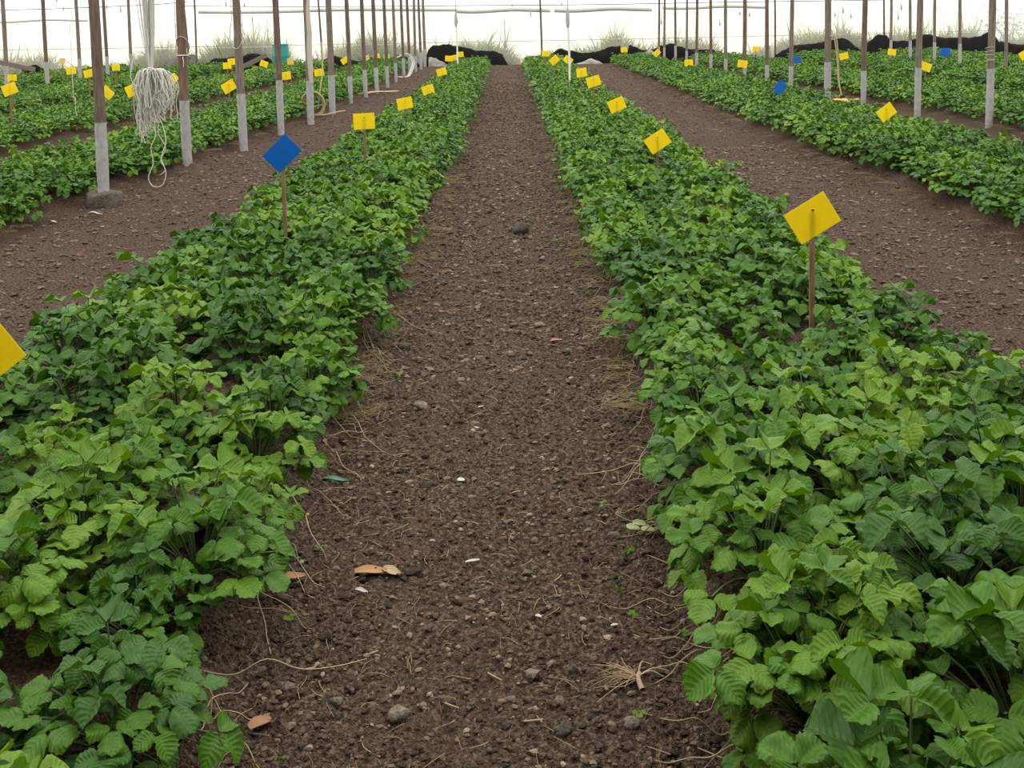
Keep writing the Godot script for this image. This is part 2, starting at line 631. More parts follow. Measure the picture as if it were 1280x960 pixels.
# ---------------------------------------------------------------- strawberry plants
func leaflet(mb: MB, t: Transform3D, long: float, wide: float, fold: float, droop: float, cup: float, rows: int, cols: int, r: RandomNumberGenerator) -> void:
	var first := mb.v.size()
	var skew := r.randf_range(-0.12, 0.12)
	var wave := r.randf_range(0.0, TAU)
	var curl := r.randf_range(-0.2, 0.6)
	for j in rows + 1:
		var th := PI * j / rows
		var s := (1.0 - cos(th)) / 2.0
		var w := wide * 0.5 * pow(maxf(sin(th), 0.0), 0.82) * (1.0 - 0.16 * cos(th)) + (0.0008 if j == 0 else 0.0)
		for i in cols + 1:
			var u := float(i) / cols * 2.0 - 1.0
			var edge := absf(u) > 0.99 and rows > 7 and s > 0.15 and s < 0.985
			var k := (1.07 if j % 2 == 1 else 0.94) if edge else 1.0
			var x := u * w * k + skew * s * s * long * 0.5
			var z := long * s * (1.0 - 0.06 * u * u) + (0.035 * long if edge and j % 2 == 1 else 0.0)
			var y := fold * absf(u) * w + cup * u * u * w - droop * s * s * long
			y += absf(u) * w * 0.14 * sin(s * 9.0 + wave + (1.5 if u > 0 else 0.0))
			y -= curl * pow(absf(u), 4.0) * w
			mb.vert(t * Vector3(x, y, z), Vector2(u * 0.5 + 0.5, s))
	for j in rows:
		for i in cols:
			var q := first + j * (cols + 1) + i
			mb.quad(q, q + cols + 1, q + cols + 2, q + 1)


func leaf_mesh(k: int, of: int, low: bool) -> ArrayMesh:
	# a petiole that leans outwards (+z) and three leaflets at its end
	var r := RandomNumberGenerator.new()
	r.seed = 400 + k
	var rank := float(k) / (of - 1)
	var lean := deg_to_rad(lerpf(6.0, 74.0, rank) + r.randf_range(-4, 4))
	var long := lerpf(0.19, 0.150, rank) * r.randf_range(0.78, 1.12)
	var tip := Vector3(0, cos(lean), sin(lean)) * long
	var knee := Vector3(0, cos(lean * 0.55), sin(lean * 0.55)) * long * 0.55
	var tilt := lean * 0.28 + r.randf_range(-0.34, 0.30)
	var b := Basis(Vector3.RIGHT, tilt) * Basis(Vector3.BACK, r.randf_range(-0.34, 0.34))
	var size := r.randf_range(0.035, 0.0455)
	var fold := r.randf_range(0.10, 0.85)
	var cup := r.randf_range(-0.85, 0.70)
	var droop := r.randf_range(-0.15, 0.50)
	var mb := MB.new()
	var rows := 6 if low else 16
	var cols := 4 if low else 8
	for side in [0, -1, 1]:
		var turn := Basis(Vector3.UP, side * deg_to_rad(r.randf_range(78, 104))) * Basis(Vector3.RIGHT, r.randf_range(-0.15, 0.22))
		var o := b * turn
		var s: float = size * (1.05 if side == 0 else 0.95) * r.randf_range(0.94, 1.06)
		leaflet(mb, Transform3D(o, tip + o.z * 0.005), s, s * r.randf_range(0.88, 1.04), fold + r.randf_range(-0.1, 0.1), droop + r.randf_range(-0.08, 0.1), cup, rows, cols, r)
	var mesh := mb.commit(M.far_leaf if low else leaf_mats[1])
	if not low:
		var st := MB.new()
		var pts := PackedVector3Array()
		for i in 6:
			var s := i / 5.0
			pts.append((knee * 2.0 * s * (1.0 - s)) + tip * s * s)
		strand(st, pts, 0.0021, 0.0012)
		st.commit(M.petiole, mesh)
	return mesh


const VARIANTS := 24
var near_leaves := []
var far_leaves := []


func tone_at(x: float, d: float) -> float:
	# patches of older, darker and of younger, yellower plants
	return noise.get_noise_2d(x * 60.0 + 700.0, d * 40.0) * 0.75 + rng.randf_range(-0.17, 0.17)


func tint_of(t: float) -> int:
	return 0 if t < -0.30 else 4 if t < -0.12 else 1 if t < 0.12 else 2 if t < 0.38 else 3


func leaf_turn(rank: float, az: float, size: float) -> Basis:
	return Basis(Vector3.UP, az).scaled(Vector3.ONE * size)


const BED_SAYS := {"path_post_side": "the post-side bed", "path_open_side": "the bed across the path", "behind_posts": "the bed behind the posts", "beyond_strip": "the second bed behind the posts", "bare_strip_side": "the bed past the bare strip", "past_far_posts": "the bed behind the orange cloth"}
# cards that divide each bed, by d
const MARKS := {"path_post_side": [[2.37, "corner-tilted card"], [5.14, "blue card"], [7.72, "level card"]], "path_open_side": [[3.53, "large card"], [7.23, "half-sunk card"]], "bare_strip_side": [[9.45, "yellow card"]]}


func plant_label(s: Dictionary, tone: float) -> String:
	var look := "pale green" if tone > 1.6 else "green" if tone > 0.85 else "dark green"
	var row := "inner" if s.f > 0.2 and s.f < 0.8 else "outer"
	if (s.bed == "path_post_side" and s.f > 0.8) or (s.bed == "path_open_side" and s.f < 0.2):
		row = "path-edge"
	var where := ""
	if MARKS.has(s.bed):
		var m: Array = MARKS[s.bed]
		where = ", before " + m[0][1]
		for q in m:
			if s.d > q[0]:
				where = ", past " + q[1]
	return "%s strawberry plant, %s row of %s%s" % [look, row, BED_SAYS[s.bed], where]


func build_plants() -> void:
	for k in VARIANTS:
		near_leaves.append(leaf_mesh(k, VARIANTS, false))
		far_leaves.append(leaf_mesh(k, VARIANTS, true))
	var spots := []
	for b in BED_LINES:
		var l: Array = BED_LINES[b]
		var d: float = l[0][0] + (0.3 if b.begins_with("path") else 0.0)
		while d < l[-1][0]:
			var e := bed_edges(b, d)
			var across := [0.10, 0.365, 0.635, 0.90] if e.y - e.x < 1.22 else [0.10, 0.31, 0.5, 0.70, 0.90]
			for f in across:
				var dd: float = d + rng.randf_range(-0.07, 0.07)
				var x: float = lerpf(e.x, e.y, f) + rng.randf_range(-0.05, 0.05)
				if absf(x) > 0.5 * dd + 1.2:
					continue
				if f > 0.25 and f < 0.75 and rng.randf() < 0.09:
					continue
				spots.append({"x": x, "d": dd, "bed": b, "f": f, "in": absf(x) < 0.5 * dd + 0.12 and dd > 1.05})
			d += 0.27
	spots.sort_custom(func(p, q): return (p.d + 100.0 * float(not p["in"])) < (q.d + 100.0 * float(not q["in"])))
	var far_places := []
	var far_colors := []
	var side_places := []
	var side_colors := []
	for k in VARIANTS:
		far_places.append([])
		far_colors.append([])
		side_places.append([])
		side_colors.append([])
	for n in spots.size():
		var s: Dictionary = spots[n]
		var at := ground_at(s.x, s.d, -0.012)
		var size := rng.randf_range(0.88, 1.16) * (1.12 if s.bed == "path_open_side" and s.d < 2.6 else 1.0)
		var own := n < 300
		var count := rng.randi_range(46, 52) if own else 40
		var plant: Node3D
		if own:
			plant = thing("strawberry_plant", "", "plant", at, "strawberry plants in the beds")
			beds[s.bed] = beds.get(s.bed, [])
			beds[s.bed].append(plant)
		var az := rng.randf() * TAU
		var base_tone := tone_at(s.x, s.d)
		var tone := 0.0
		for k in count:
			az += 2.39996 + rng.randf_range(-0.3, 0.3)
			var rank := clampf(pow((k + 0.5) / count, 0.72) + rng.randf_range(-0.1, 0.1), 0.0, 1.0)
			var v := clampi(int(rank * VARIANTS), 0, VARIANTS - 1)
			var basis := Basis.from_euler(Vector3(rng.randf_range(-0.1, 0.1), az, rng.randf_range(-0.1, 0.1))).scaled(Vector3.ONE * size * rng.randf_range(0.86, 1.14))
			var tint := tint_of(base_tone + rng.randf_range(-0.16, 0.16))
			tone += (1.0 if tint == 4 else float(tint)) / count
			if own:
				var o := MeshInstance3D.new()
				o.name = "leaf"
				o.mesh = near_leaves[v]
				o.transform = Transform3D(basis, Vector3.ZERO)
				o.set_surface_override_material(0, leaf_mats[tint])
				plant.add_child(o, true)
			else:
				var c: Array = LEAF_COLORS[tint]
				var j := rng.randf_range(0.88, 1.12) * 1.55
				var col := Color(c[0] * j, c[1] * j, c[2] * j)
				var t := Transform3D(basis, at)
				if s.d < 6.0:
					side_places[v].append(t)
					side_colors[v].append(col)
				else:
					far_places[v].append(t)
					far_colors[v].append(col)
		if own:
			plant.set_meta("label", plant_label(s, tone))
	var root := Node3D.new()
	root.name = "strawberry_foliage"
	add_child(root)
	tag(root, "dense green strawberry foliage filling the far ends of the beds", "plants")
	root.set_meta("kind", "stuff")
	var total := 0
	for k in VARIANTS:
		if far_places[k].size():
			copies("foliage", far_leaves[k], far_places[k], far_colors[k], root)
			total += far_places[k].size()
		if side_places[k].size():
			var m: ArrayMesh = near_leaves[k].duplicate()
			m.surface_set_material(0, M.far_leaf)
			copies("foliage", m, side_places[k], side_colors[k], root)
	print("plants ", spots.size(), " far leaves ", total, " last own d ", spots[mini(299, spots.size() - 1)].d)


func nearest_plant(b: String, at: Vector3) -> Node3D:
	var best: Node3D = null
	for p in beds.get(b, []):
		if best == null or p.position.distance_squared_to(at) < best.position.distance_squared_to(at):
			best = p
	return best


func runner_points(start: Vector3, out_x: float, reach: float, along: float) -> Array:
	# from the foot of the bed, over a low arch, out on the soil
	var pts := [start]
	var n := 5
	for k in range(1, n + 1):
		var t := float(k) / n
		var x := start.x + out_x * reach * t + rng.randf_range(-0.008, 0.008)
		var d := -start.z + along * t + rng.randf_range(-0.012, 0.012)
		var lift := 0.045 * sin(PI * minf(t * 1.25, 1.0)) * rng.randf_range(0.2, 1.0) + 0.004
		pts.append(ground_at(x, d, lift))
	return pts


func add_runner(b: String, pts: Array, r: float, m: Material, tip_leaf: bool) -> void:
	var host := nearest_plant(b, pts[0])
	var local := []
	for p in pts:
		local.append(p - host.position)
	var mb := MB.new()
	strand(mb, smooth_path(local, 5), r, r * 0.75)
	var o := part("runner", mb.commit(m), host)
	if tip_leaf:
		var lf := MeshInstance3D.new()
		lf.name = "young_leaf"
		lf.mesh = near_leaves[17 + rng.randi() % 6]
		lf.set_surface_override_material(0, leaf_mats[2 + rng.randi() % 2])
		lf.transform = Transform3D(Basis(Vector3.UP, rng.randf() * TAU).scaled(Vector3.ONE * rng.randf_range(0.24, 0.40)), local[-1] + Vector3(0, -0.004, 0))
		o.add_child(lf, true)


func build_runners() -> void:
	var mats := [M.runner, M.runner, M.runner_pale, M.runner_pale, M.runner_red]
	# the long ones that the photograph shows one by one: bed, start x, d, end x, d
	for a in [["path_post_side", -0.62, 1.86, -0.31, 1.99], ["path_post_side", -0.60, 1.76, -0.47, 1.83], ["path_post_side", -0.61, 1.72, -0.52, 1.70], ["path_post_side", -0.58, 2.32, -0.45, 2.20], ["path_post_side", -0.60, 2.62, -0.45, 2.34], ["path_post_side", -0.57, 2.15, -0.44, 2.10],
			["path_post_side", -0.56, 3.15, -0.36, 2.96], ["path_post_side", -0.58, 3.0, -0.44, 2.83], ["path_open_side", 0.45, 2.82, 0.17, 2.84], ["path_open_side", 0.46, 2.78, 0.22, 2.70], ["path_open_side", 0.40, 2.12, 0.20, 2.17], ["path_open_side", 0.42, 1.92, 0.24, 2.06],
			["path_open_side", 0.38, 1.72, 0.22, 1.80], ["path_open_side", 0.40, 1.66, 0.22, 1.69], ["path_open_side", 0.42, 1.62, 0.30, 1.72], ["path_open_side", 0.46, 3.3, 0.24, 3.42], ["path_open_side", 0.47, 3.5, 0.29, 3.36], ["path_open_side", 0.44, 2.5, 0.25, 2.58]]:
		var s := ground_at(a[1], a[2], 0.03)
		add_runner(a[0], runner_points(s, signf(a[3] - a[1]), absf(a[3] - a[1]), a[4] - a[2]), rng.randf_range(0.0012, 0.0017), mats[rng.randi() % 4], rng.randf() < 0.4)
	for k in 190:
		var left := k % 2 == 0
		var d := 1.35 + 7.5 * pow(rng.randf(), 0.9)
		var b := "path_post_side" if left else "path_open_side"
		var e := bed_edges(b, d)
		var x := (e.y + 0.01 if left else e.x - 0.01)
		var reach := rng.randf_range(0.05, 0.24) * rng.randf_range(0.6, 1.0)
		var pts := runner_points(ground_at(x, d, rng.randf_range(0.02, 0.08)), 1.0 if left else -1.0, reach, rng.randf_range(-0.25, 0.22))
		add_runner(b, pts, rng.randf_range(0.0011, 0.0018), mats[rng.randi() % 5], rng.randf() < 0.16)
	# farther off and along the other beds they run together into a pale fringe
	var root := Node3D.new()
	root.name = "dry_runners"
	add_child(root)
	tag(root, "pale dry runners and straw along the foot of the beds", "straw")
	root.set_meta("kind", "stuff")
	for v in 4:
		var mb := MB.new()
		for q in 3:
			var p := [Vector3(0, 0.01, 0)]
			for i in range(1, 5):
				p.append(Vector3(rng.randf_range(0.03, 0.06) * i, 0.012 + 0.03 * sin(i * 0.8) * rng.randf(), rng.randf_range(-0.022, 0.022) * i))
			strand(mb, smooth_path(p, 2), 0.0013, 0.0009, 4)
		var mesh := mb.commit(M.clod)
		var places := []
		var colors := []
		for b in BED_LINES:
			var l: Array = BED_LINES[b]
			var path: bool = b.begins_with("path")
			for k in 130 if path else 70:
				var d := rng.randf_range(maxf(l[0][0], 3.2), l[-1][0])
				if path:
					d = 3.2 + 24.0 * pow(rng.randf(), 1.4)
				var e := bed_edges(b, d)
				var right := rng.randf() < 0.5
				var x := e.y if right else e.x
				if absf(x) > 0.5 * d + 0.8:
					continue
				var s := rng.randf_range(0.45, 1.0)
				var t := Basis(Vector3.UP, rng.randf_range(-0.55, 0.55) + (0.0 if right else PI)).scaled(Vector3(s, s, s))
				places.append(Transform3D(t, ground_at(x + (0.02 if right else -0.02), d, 0.005)))
				colors.append(Color(0.21, 0.185, 0.075).lerp(Color(0.25, 0.18, 0.105), rng.randf()) * rng.randf_range(0.5, 1.1))
		copies("straw", mesh, places, colors, root)

# ---------------------------------------------------------------- posts
func post(d: float, x: float, dia: float, white: float, wood: String, label: String, group: String, tall := 2.9, sway := 0.0, called := "greenhouse_post") -> Node3D:
	var o := thing(called, label, "post", ground_at(x, d, -0.02), group)
	var r := dia * 0.45
	var kink := rng.randf() * TAU
	var at := func(y: float) -> Vector3:
		return Vector3(sin(y * 1.7 + kink) * 0.006 + sway * y, y, cos(y * 1.3 + kink) * 0.006)
	if white > 0:
		var mb := MB.new()
		var pts := PackedVector3Array()
		var rad := PackedFloat32Array()
		for k in 9:
			pts.append(at.call(white * k / 8.0))
			rad.append(r * (1.06 + rng.randf_range(-0.03, 0.03)))
		mb.tube(pts, rad, 10)
		part("painted_foot", mb.commit(M.lime), o).set_meta("label", "whitewashed foot of the post")
	var mb2 := MB.new()
	var p2 := PackedVector3Array()
	var r2 := PackedFloat32Array()
	for k in 11:
		p2.append(at.call(lerpf(maxf(white - 0.02, 0.0), tall, k / 10.0)))
		r2.append(r * (1.0 - 0.008 * k + rng.randf_range(-0.035, 0.035)))
	mb2.tube(p2, r2, 10)
	part("timber", mb2.commit(M[wood]), o)
	return o


func ring_of_twine(mb: MB, y: float, r: float, th: float, tilt: float) -> void:
	var pts := PackedVector3Array()
	for k in 17:
		var a := TAU * k / 16.0
		pts.append(Vector3(cos(a) * r, y + sin(a) * tilt, sin(a) * r))
	mb.tube(pts, PackedFloat32Array([th]), 5, false)


func build_posts() -> void:
	var nth := ["first", "second", "third", "fourth", "fifth", "sixth", "seventh", "eighth", "ninth", "tenth", "eleventh", "twelfth", "thirteenth", "fourteenth", "fifteenth"]
	# d, x, diameter, height of the white foot, wood
	var left := [[7.34, -2.94, 0.088, 0.62, "post_wood"], [9.13, -2.89, 0.095, 0.64, "post_red"], [10.43, -2.73, 0.092, 0.61, "post_grey"], [11.86, -2.66, 0.084, 0.66, "post_wood"], [13.0, -2.53, 0.094, 0.58, "post_grey"], [14.44, -2.50, 0.098, 0.57, "post_grey"], [16.17, -2.51, 0.076, 0.46, "post_wood"], [17.1, -2.40, 0.074, 0.48, "post_wood"], [18.25, -2.36, 0.078, 0.48, "post_wood"], [19.62, -2.33, 0.072, 0.43, "post_wood"], [21.33, -2.35, 0.070, 0.42, "post_grey"], [23.05, -2.36, 0.072, 0.45, "post_wood"], [24.35, -2.35, 0.074, 0.43, "post_wood"], [25.6, -2.31, 0.076, 0.41, "post_grey"], [26.57, -2.27, 0.072, 0.46, "post_wood"], [27.75, -2.25, 0.084, 0.50, "post_grey"]]
	for k in left.size():
		var a: Array = left[k]
		var says := "weathered post with whitewashed foot, %s one past the concrete-footed post" % nth[k - 1] if k else "dark wooden post with whitewashed foot set in a concrete block"
		var o := post(a[0], a[1], a[2], a[3], a[4], says, "posts beside the bed with the blue card", 2.9, -0.006)
		if k == 0:
			var mb := MB.new()
			mb.grid(20, 6, func(u: float, v: float) -> Vector3:
				var ang := -u * TAU
				var rr := [0.118, 0.128, 0.124, 0.122, 0.118, 0.095, 0.0][int(round(v * 6))] as float
				var yy := [-0.02, 0.02, 0.06, 0.095, 0.112, 0.120, 0.118][int(round(v * 6))] as float
				return Vector3(cos(ang), 0, sin(ang)) * rr * (1.0 + 0.07 * sin(ang * 3.0 + v * 5.0) + 0.05 * sin(ang * 7.0)) + Vector3.UP * yy * (1.0 + 0.06 * sin(ang * 2.0)))
			part("concrete_footing", mb.commit(M.concrete), o).set_meta("label", "rough concrete footing")
		if k == 1:
			var mb := MB.new()
			mb.grid(24, 5, func(u: float, v: float) -> Vector3:
				var ang := -u * TAU
				var rr := lerpf(0.24, 0.0, v)
				return Vector3(cos(ang) * rr * 1.15, 0.075 * sin(v * PI * 0.5) * (1.0 + 0.2 * sin(ang * 3.0)) - 0.01, sin(ang) * rr * (1.0 + 0.1 * sin(ang * 4.0))))
			part("soil_heap", mb.commit(M.soil), o)
			var tw := MB.new()
			ring_of_twine(tw, 1.03, 0.052, 0.004, 0.015)
			ring_of_twine(tw, 1.05, 0.053, 0.004, -0.01)
			ring_of_twine(tw, 1.14, 0.054, 0.004, 0.07)
			strand(tw, smooth_path([Vector3(0.01, 1.03, 0.055), Vector3(0.02, 0.98, 0.065), Vector3(0.015, 0.94, 0.06)], 4), 0.004, 0.003)
			strand(tw, smooth_path([Vector3(-0.052, 1.04, 0.01), Vector3(-0.055, 1.3, 0.02), Vector3(-0.05, 1.8, 0.01)], 4), 0.004, 0.004)
			part("twine", tw.commit(M.twine_white), o).set_meta("label", "pale twine knotted round the post")
		if k == 2:
			var tw := MB.new()
			strand(tw, smooth_path([Vector3(0.02, 1.75, 0.05), Vector3(0.05, 1.32, 0.05), Vector3(0.045, 1.15, 0.06), Vector3(-0.01, 1.07, 0.06), Vector3(-0.07, 1.12, 0.05), Vector3(-0.075, 1.25, 0.05), Vector3(-0.055, 1.4, 0.05), Vector3(-0.06, 1.8, 0.05)], 6), 0.004, 0.004)
			part("twine", tw.commit(M.twine), o).set_meta("label", "loop of pale twine")
		if k == 4:
			var pb := MB.new()
			var pts := PackedVector3Array()
			for q in 8:
				pts.append(Vector3(0.018 + 0.006 * sin(q * 2.0), 0.55 + 0.16 * q, 0.020))
			pb.tube(pts, PackedFloat32Array([0.028, 0.034, 0.036, 0.034, 0.033, 0.030, 0.026, 0.02]), 8)
			part("bare_wood", pb.commit(M.bark_pale), o).set_meta("label", "pale stripped strip of wood")
	var right := [[10.92, 5.15, 0.082, 0.66, "post_grey"], [12.21, 4.90, 0.082, 0.61, "post_grey"], [14.02, 4.88, 0.082, 0.50, "post_wood"], [14.91, 4.65, 0.108, 0.57, "post_grey"], [16.88, 4.67, 0.080, 0.42, "post_grey"], [18.01, 4.55, 0.078, 0.39, "post_wood"], [19.07, 4.40, 0.088, 0.43, "post_red"], [21.0, 4.46, 0.076, 0.38, "post_grey"], [22.39, 4.43, 0.072, 0.42, "post_wood"], [24.14, 4.45, 0.074, 0.40, "post_red"], [25.5, 4.45, 0.066, 0.40, "post_grey"], [26.5, 4.33, 0.066, 0.50, "post_wood"], [27.3, 4.17, 0.066, 0.45, "post_grey"], [27.8, 4.10, 0.064, 0.45, "post_red"]]
	for k in right.size():
		var a: Array = right[k]
		var says: String
		if k == 3:
			says = "thick whitewashed post with a pale rope and orange cloth at its foot"
		elif k < 3:
			says = "brown post with whitewashed foot, %s before the post with the orange cloth" % nth[2 - k]
		else:
			says = "brown post with whitewashed foot, %s past the post with the orange cloth" % nth[k - 4]
		var o := post(a[0], a[1], a[2], a[3], a[4], says, "posts beside the bed with the bright blue card", 2.9, 0.012)
		if k == 0:
			var tw := MB.new()
			for q in 5:
				ring_of_twine(tw, 0.74 + 0.035 * q, 0.046, 0.003, rng.randf_range(-0.02, 0.02))
			part("twine", tw.commit(M.twine), o)
	for a in [[19.0, 0], [20.7, 1], [22.3, 2], [23.9, 3], [25.4, 4]]:
		post(a[0], -9.3 + rng.randf_range(-0.05, 0.05), 0.088, 0.62, "post_wood" if a[1] % 2 else "post_grey", "slim post in the row behind the string bundle, %s from the film wall" % nth[4 - a[1]], "far posts past the string bundle", 2.9, -0.008)
	for a in [[19.3, 0], [21.2, 1], [22.5, 2], [23.9, 3], [25.2, 4]]:
		post(a[0], 9.4 + rng.randf_range(-0.05, 0.05), 0.074, 0.58 if a[1] else 0.0, "post_grey", "slim post in the row behind the orange cloth, %s from the film wall" % nth[4 - a[1]], "far posts past the orange cloth", 2.9, 0.004)
	# bare poles that carry the end wall
	for a in [[-11.4, 0.012], [-8.75, -0.05], [-8.55, 0.0], [-5.1, -0.03], [0.93, -0.008], [7.35, 0.0], [10.35, 0.0]]:
		post(28.15, a[0], 0.062, 0.0, "post_wood", "thin bare dark pole carrying the film end wall", "poles of the end wall", 2.9, a[1], "wall_pole")


# ---------------------------------------------------------------- trap cards
func card(x: float, y: float, d: float, roll: float, color: String, label: String, group: String, yaw := 0.0, w := 0.162, h := 0.122) -> void:
	var g := ground(x, d)
	var o := thing("trap_card", label, "trap card", Vector3(x, g, -d), group)
	o.rotation.y = yaw
	var mb := MB.new()
	var top := y - g
	mb.box(Transform3D(Basis.IDENTITY, Vector3(0, top * 0.5 - 0.05, -0.0075)), Vector3(0.019, top + 0.1 + 0.04, 0.013), 0.002)
	part("stake", mb.commit(M.stake), o).set_meta("label", "thin wooden stake")
	var pl := MB.new()
	pl.box(Transform3D(Basis(Vector3.BACK, deg_to_rad(roll)), Vector3(0, top, 0)), Vector3(w, h, 0.0014), 0.0004)
	part("plate", pl.commit(M[color]), o)
	var nail := MB.new()
	nail.lathe(PackedVector2Array([Vector2(0.0045, 0), Vector2(0.004, 0.0015), Vector2(0, 0.002)]), 8)
	var nn := part("nail", nail.commit(M.ink), o, Vector3(0.001, top + 0.028, 0.0016))
	nn.rotation.x = PI / 2


func build_cards() -> void:
	var gl := "cards in the bed between path and posts"
	card(-1.25, 0.53, 2.37, 37, "card_yellow", "tilted yellow trap card on the bed beside the posts, close to the blue card", gl)
	card(-1.15, 0.64, 5.14, 44, "card_blue", "blue trap card tilted like a diamond on a wooden stake", gl)
	card(-1.10, 0.54, 7.72, 2, "card_yellow", "level yellow trap card, next in its bed past the blue diamond card", gl)
	card(-1.10, 0.42, 10.78, 10, "card_yellow", "slightly tilted yellow card, second in its bed past the blue diamond card", gl)
	card(-1.10, 0.34, 13.93, 16, "card_yellow", "low yellow card sunk in leaves, third past the blue diamond card", gl)
	card(-1.10, 0.43, 16.86, 15, "card_yellow", "small tilted yellow card, fourth past the blue diamond card", gl)
	card(-1.30, 0.43, 22.46, -6, "card_yellow", "yellow card in a cluster of three near the black tarp", gl)
	card(-1.20, 0.43, 22.91, 12, "card_yellow", "yellow card in a cluster of three near the black tarp", gl)
	card(-1.10, 0.48, 23.48, 4, "card_yellow", "yellow card in a cluster of three near the black tarp", gl)
	var gr := "cards in the bed across the path"
	card(1.05, 0.58, 3.53, 31, "card_yellow", "large tilted yellow trap card on a bare stake above the leaves", gr)
	card(1.05, 0.40, 7.23, 33, "card_yellow", "tilted yellow card half sunk in leaves, next past the large tilted one", gr)
	card(1.05, 0.43, 9.94, 22, "card_yellow", "tilted yellow card, second in its bed past the large tilted one", gr)
	card(1.00, 0.53, 12.02, 15, "card_yellow", "gently tilted yellow card, third in its bed past the large tilted one", gr)
	card(1.00, 0.53, 13.96, 5, "card_yellow", "nearly level yellow card, fourth in its bed past the large tilted one", gr, 0.5)
	card(1.10, 0.50, 18.79, -35, "card_yellow", "yellow card leaning beside the white sprinkler riser, bare strip side", gr)
	card(0.80, 0.55, 17.68, 42, "card_yellow", "yellow diamond card beside the white sprinkler riser, path side", gr)
	card(0.80, 0.52, 21.76, 0, "card_yellow", "yellow card at the foot of the thin wall pole", gr)
	var g2 := "cards beside the bare strip"
	card(3.50, 0.35, 9.45, 36, "card_yellow", "tilted yellow card sunk in leaves before the row with the orange cloth", g2)
	card(3.30, 0.38, 12.41, 42, "card_blue", "bright blue card tilted like a diamond near the row of far posts", g2, 0.3, 0.17, 0.13)
	card(3.90, 0.45, 17.02, -8, "card_yellow", "yellow card right against a whitewashed post foot", g2, -0.4)
	card(3.40, 0.38, 19.25, 0, "card_yellow", "level yellow card low in the bed beside the bare strip", g2)
	card(3.40, 0.42, 23.38, 45, "card_yellow", "yellow diamond card beside the grey sheet at the bed's end", g2)
	card(2.90, 0.44, 25.57, 3, "card_yellow", "small level yellow card at the tip of the bed before the tarp", g2)
	var g3 := "cards in the beds past the far posts"
	card(6.00, 0.42, 24.74, 0, "card_yellow", "yellow card close to a weed clump at the film wall", g3)
	card(5.30, 0.42, 18.77, 0, "card_blue", "small blue card half hidden by a post", g3, 0.3)
	card(6.20, 0.46, 18.87, 12, "card_yellow", "yellow card beside the pale rope on the thick post", g3)
	card(7.50, 0.47, 19.97, -8, "card_yellow", "yellow card in front of the long black tarp", g3)
	card(6.00, 0.47, 14.68, -20, "card_yellow", "tilted yellow card half behind a brown post, second before the orange cloth", g3)
	card(7.80, 0.52, 18.22, -3, "card_blue", "level blue card in the rearmost beds", g3, 0.0, 0.18, 0.15)
	card(7.60, 0.60, 15.02, 30, "card_yellow", "tilted yellow card past the post with the twine windings", g3)
	var g4 := "cards in the beds behind the concrete-footed post"
	card(-5.40, 0.64, 11.08, 20, "card_yellow", "tilted yellow card raised above the second bed behind the posts", g4)
	card(-7.00, 0.60, 14.45, 0, "card_yellow", "small yellow card at the foot of a slim far post", g4, 0.6, 0.12, 0.09)
	card(-9.00, 0.62, 20.71, 0, "card_faded", "faded yellow card against the film wall", g4, 0.0, 0.12, 0.1)
	card(-7.20, 0.58, 16.88, 6, "card_yellow", "yellow card with a thin hanging string below it", g4)
	card(-6.60, 0.56, 16.12, 12, "card_yellow", "yellow card beside the concrete-footed post, tilted", g4)
	card(-7.00, 0.56, 18.29, 0, "card_yellow", "upright yellow card between concrete-footed post and string bundle", g4, 0.3, 0.13, 0.12)
	card(-5.20, 0.44, 13.25, -45, "card_yellow", "yellow diamond card half behind the concrete-footed post", g4)
	card(-5.00, 0.44, 13.58, 22, "card_yellow", "tilted yellow card half behind the string bundle", g4, 0.0, 0.16, 0.15)
	card(-5.00, 0.49, 15.25, 42, "card_yellow", "yellow diamond card between string bundle and twine-tied post", g4)
	card(-3.60, 0.49, 13.16, 30, "card_yellow", "tilted yellow card between the twine-tied post and the next", g4, 0.0, 0.175, 0.135)
	card(-5.00, 0.55, 18.23, 0, "card_yellow", "yellow card overlapping another behind the post with the twine loop", g4, 0.0, 0.15, 0.115)
	card(-5.20, 0.58, 19.30, 5, "card_yellow", "yellow card overlapping another behind the post with the twine loop", g4)
	card(-5.00, 0.46, 20.98, -22, "card_yellow", "yellow card leaning beside the teal barrel", g4)
	card(-3.50, 0.46, 16.08, 6, "card_yellow", "yellow card just under the teal barrel", g4)
	card(-4.00, 0.58, 18.83, 0, "card_faded", "pale faded yellow card next to the teal barrel", g4, 0.0, 0.12, 0.12)
	card(-3.20, 0.44, 17.31, 6, "card_yellow", "yellow card beside the post with the pale stripped wood", g4)
	card(-3.40, 0.48, 21.32, 30, "card_yellow", "tilted yellow card half behind a post near the black tarp", g4, 0.5)
	card(-3.40, 0.40, 24.58, 20, "card_faded", "pale yellow card seen between two posts near the black tarp", g4, 0.6)
	card(-3.30, 0.40, 25.72, 14, "card_yellow", "small yellow card beside the light green card", g4)
	card(-3.10, 0.38, 26.16, 0, "card_green", "light green card at the end of the bed behind the posts", g4, 0.0, 0.17, 0.11)

# ---------------------------------------------------------------- end wall and what stands there
func film_sheet(x0: float, x1: float, y0: float, y1: float, z: float, m: Material, seed_: float) -> ArrayMesh:
	var mb := MB.new()
	mb.grid(16, 10, func(u: float, v: float) -> Vector3:
		var x := lerpf(x0, x1, u)
		var y := lerpf(y0, y1, v)
		return Vector3(x, y, z + 0.012 * sin(x * 3.1 + seed_) * sin(y * 2.3 + seed_ * 2.0) + 0.008 * sin(x * 9.0 + y * 4.0 + seed_)))
	return mb.commit(m)


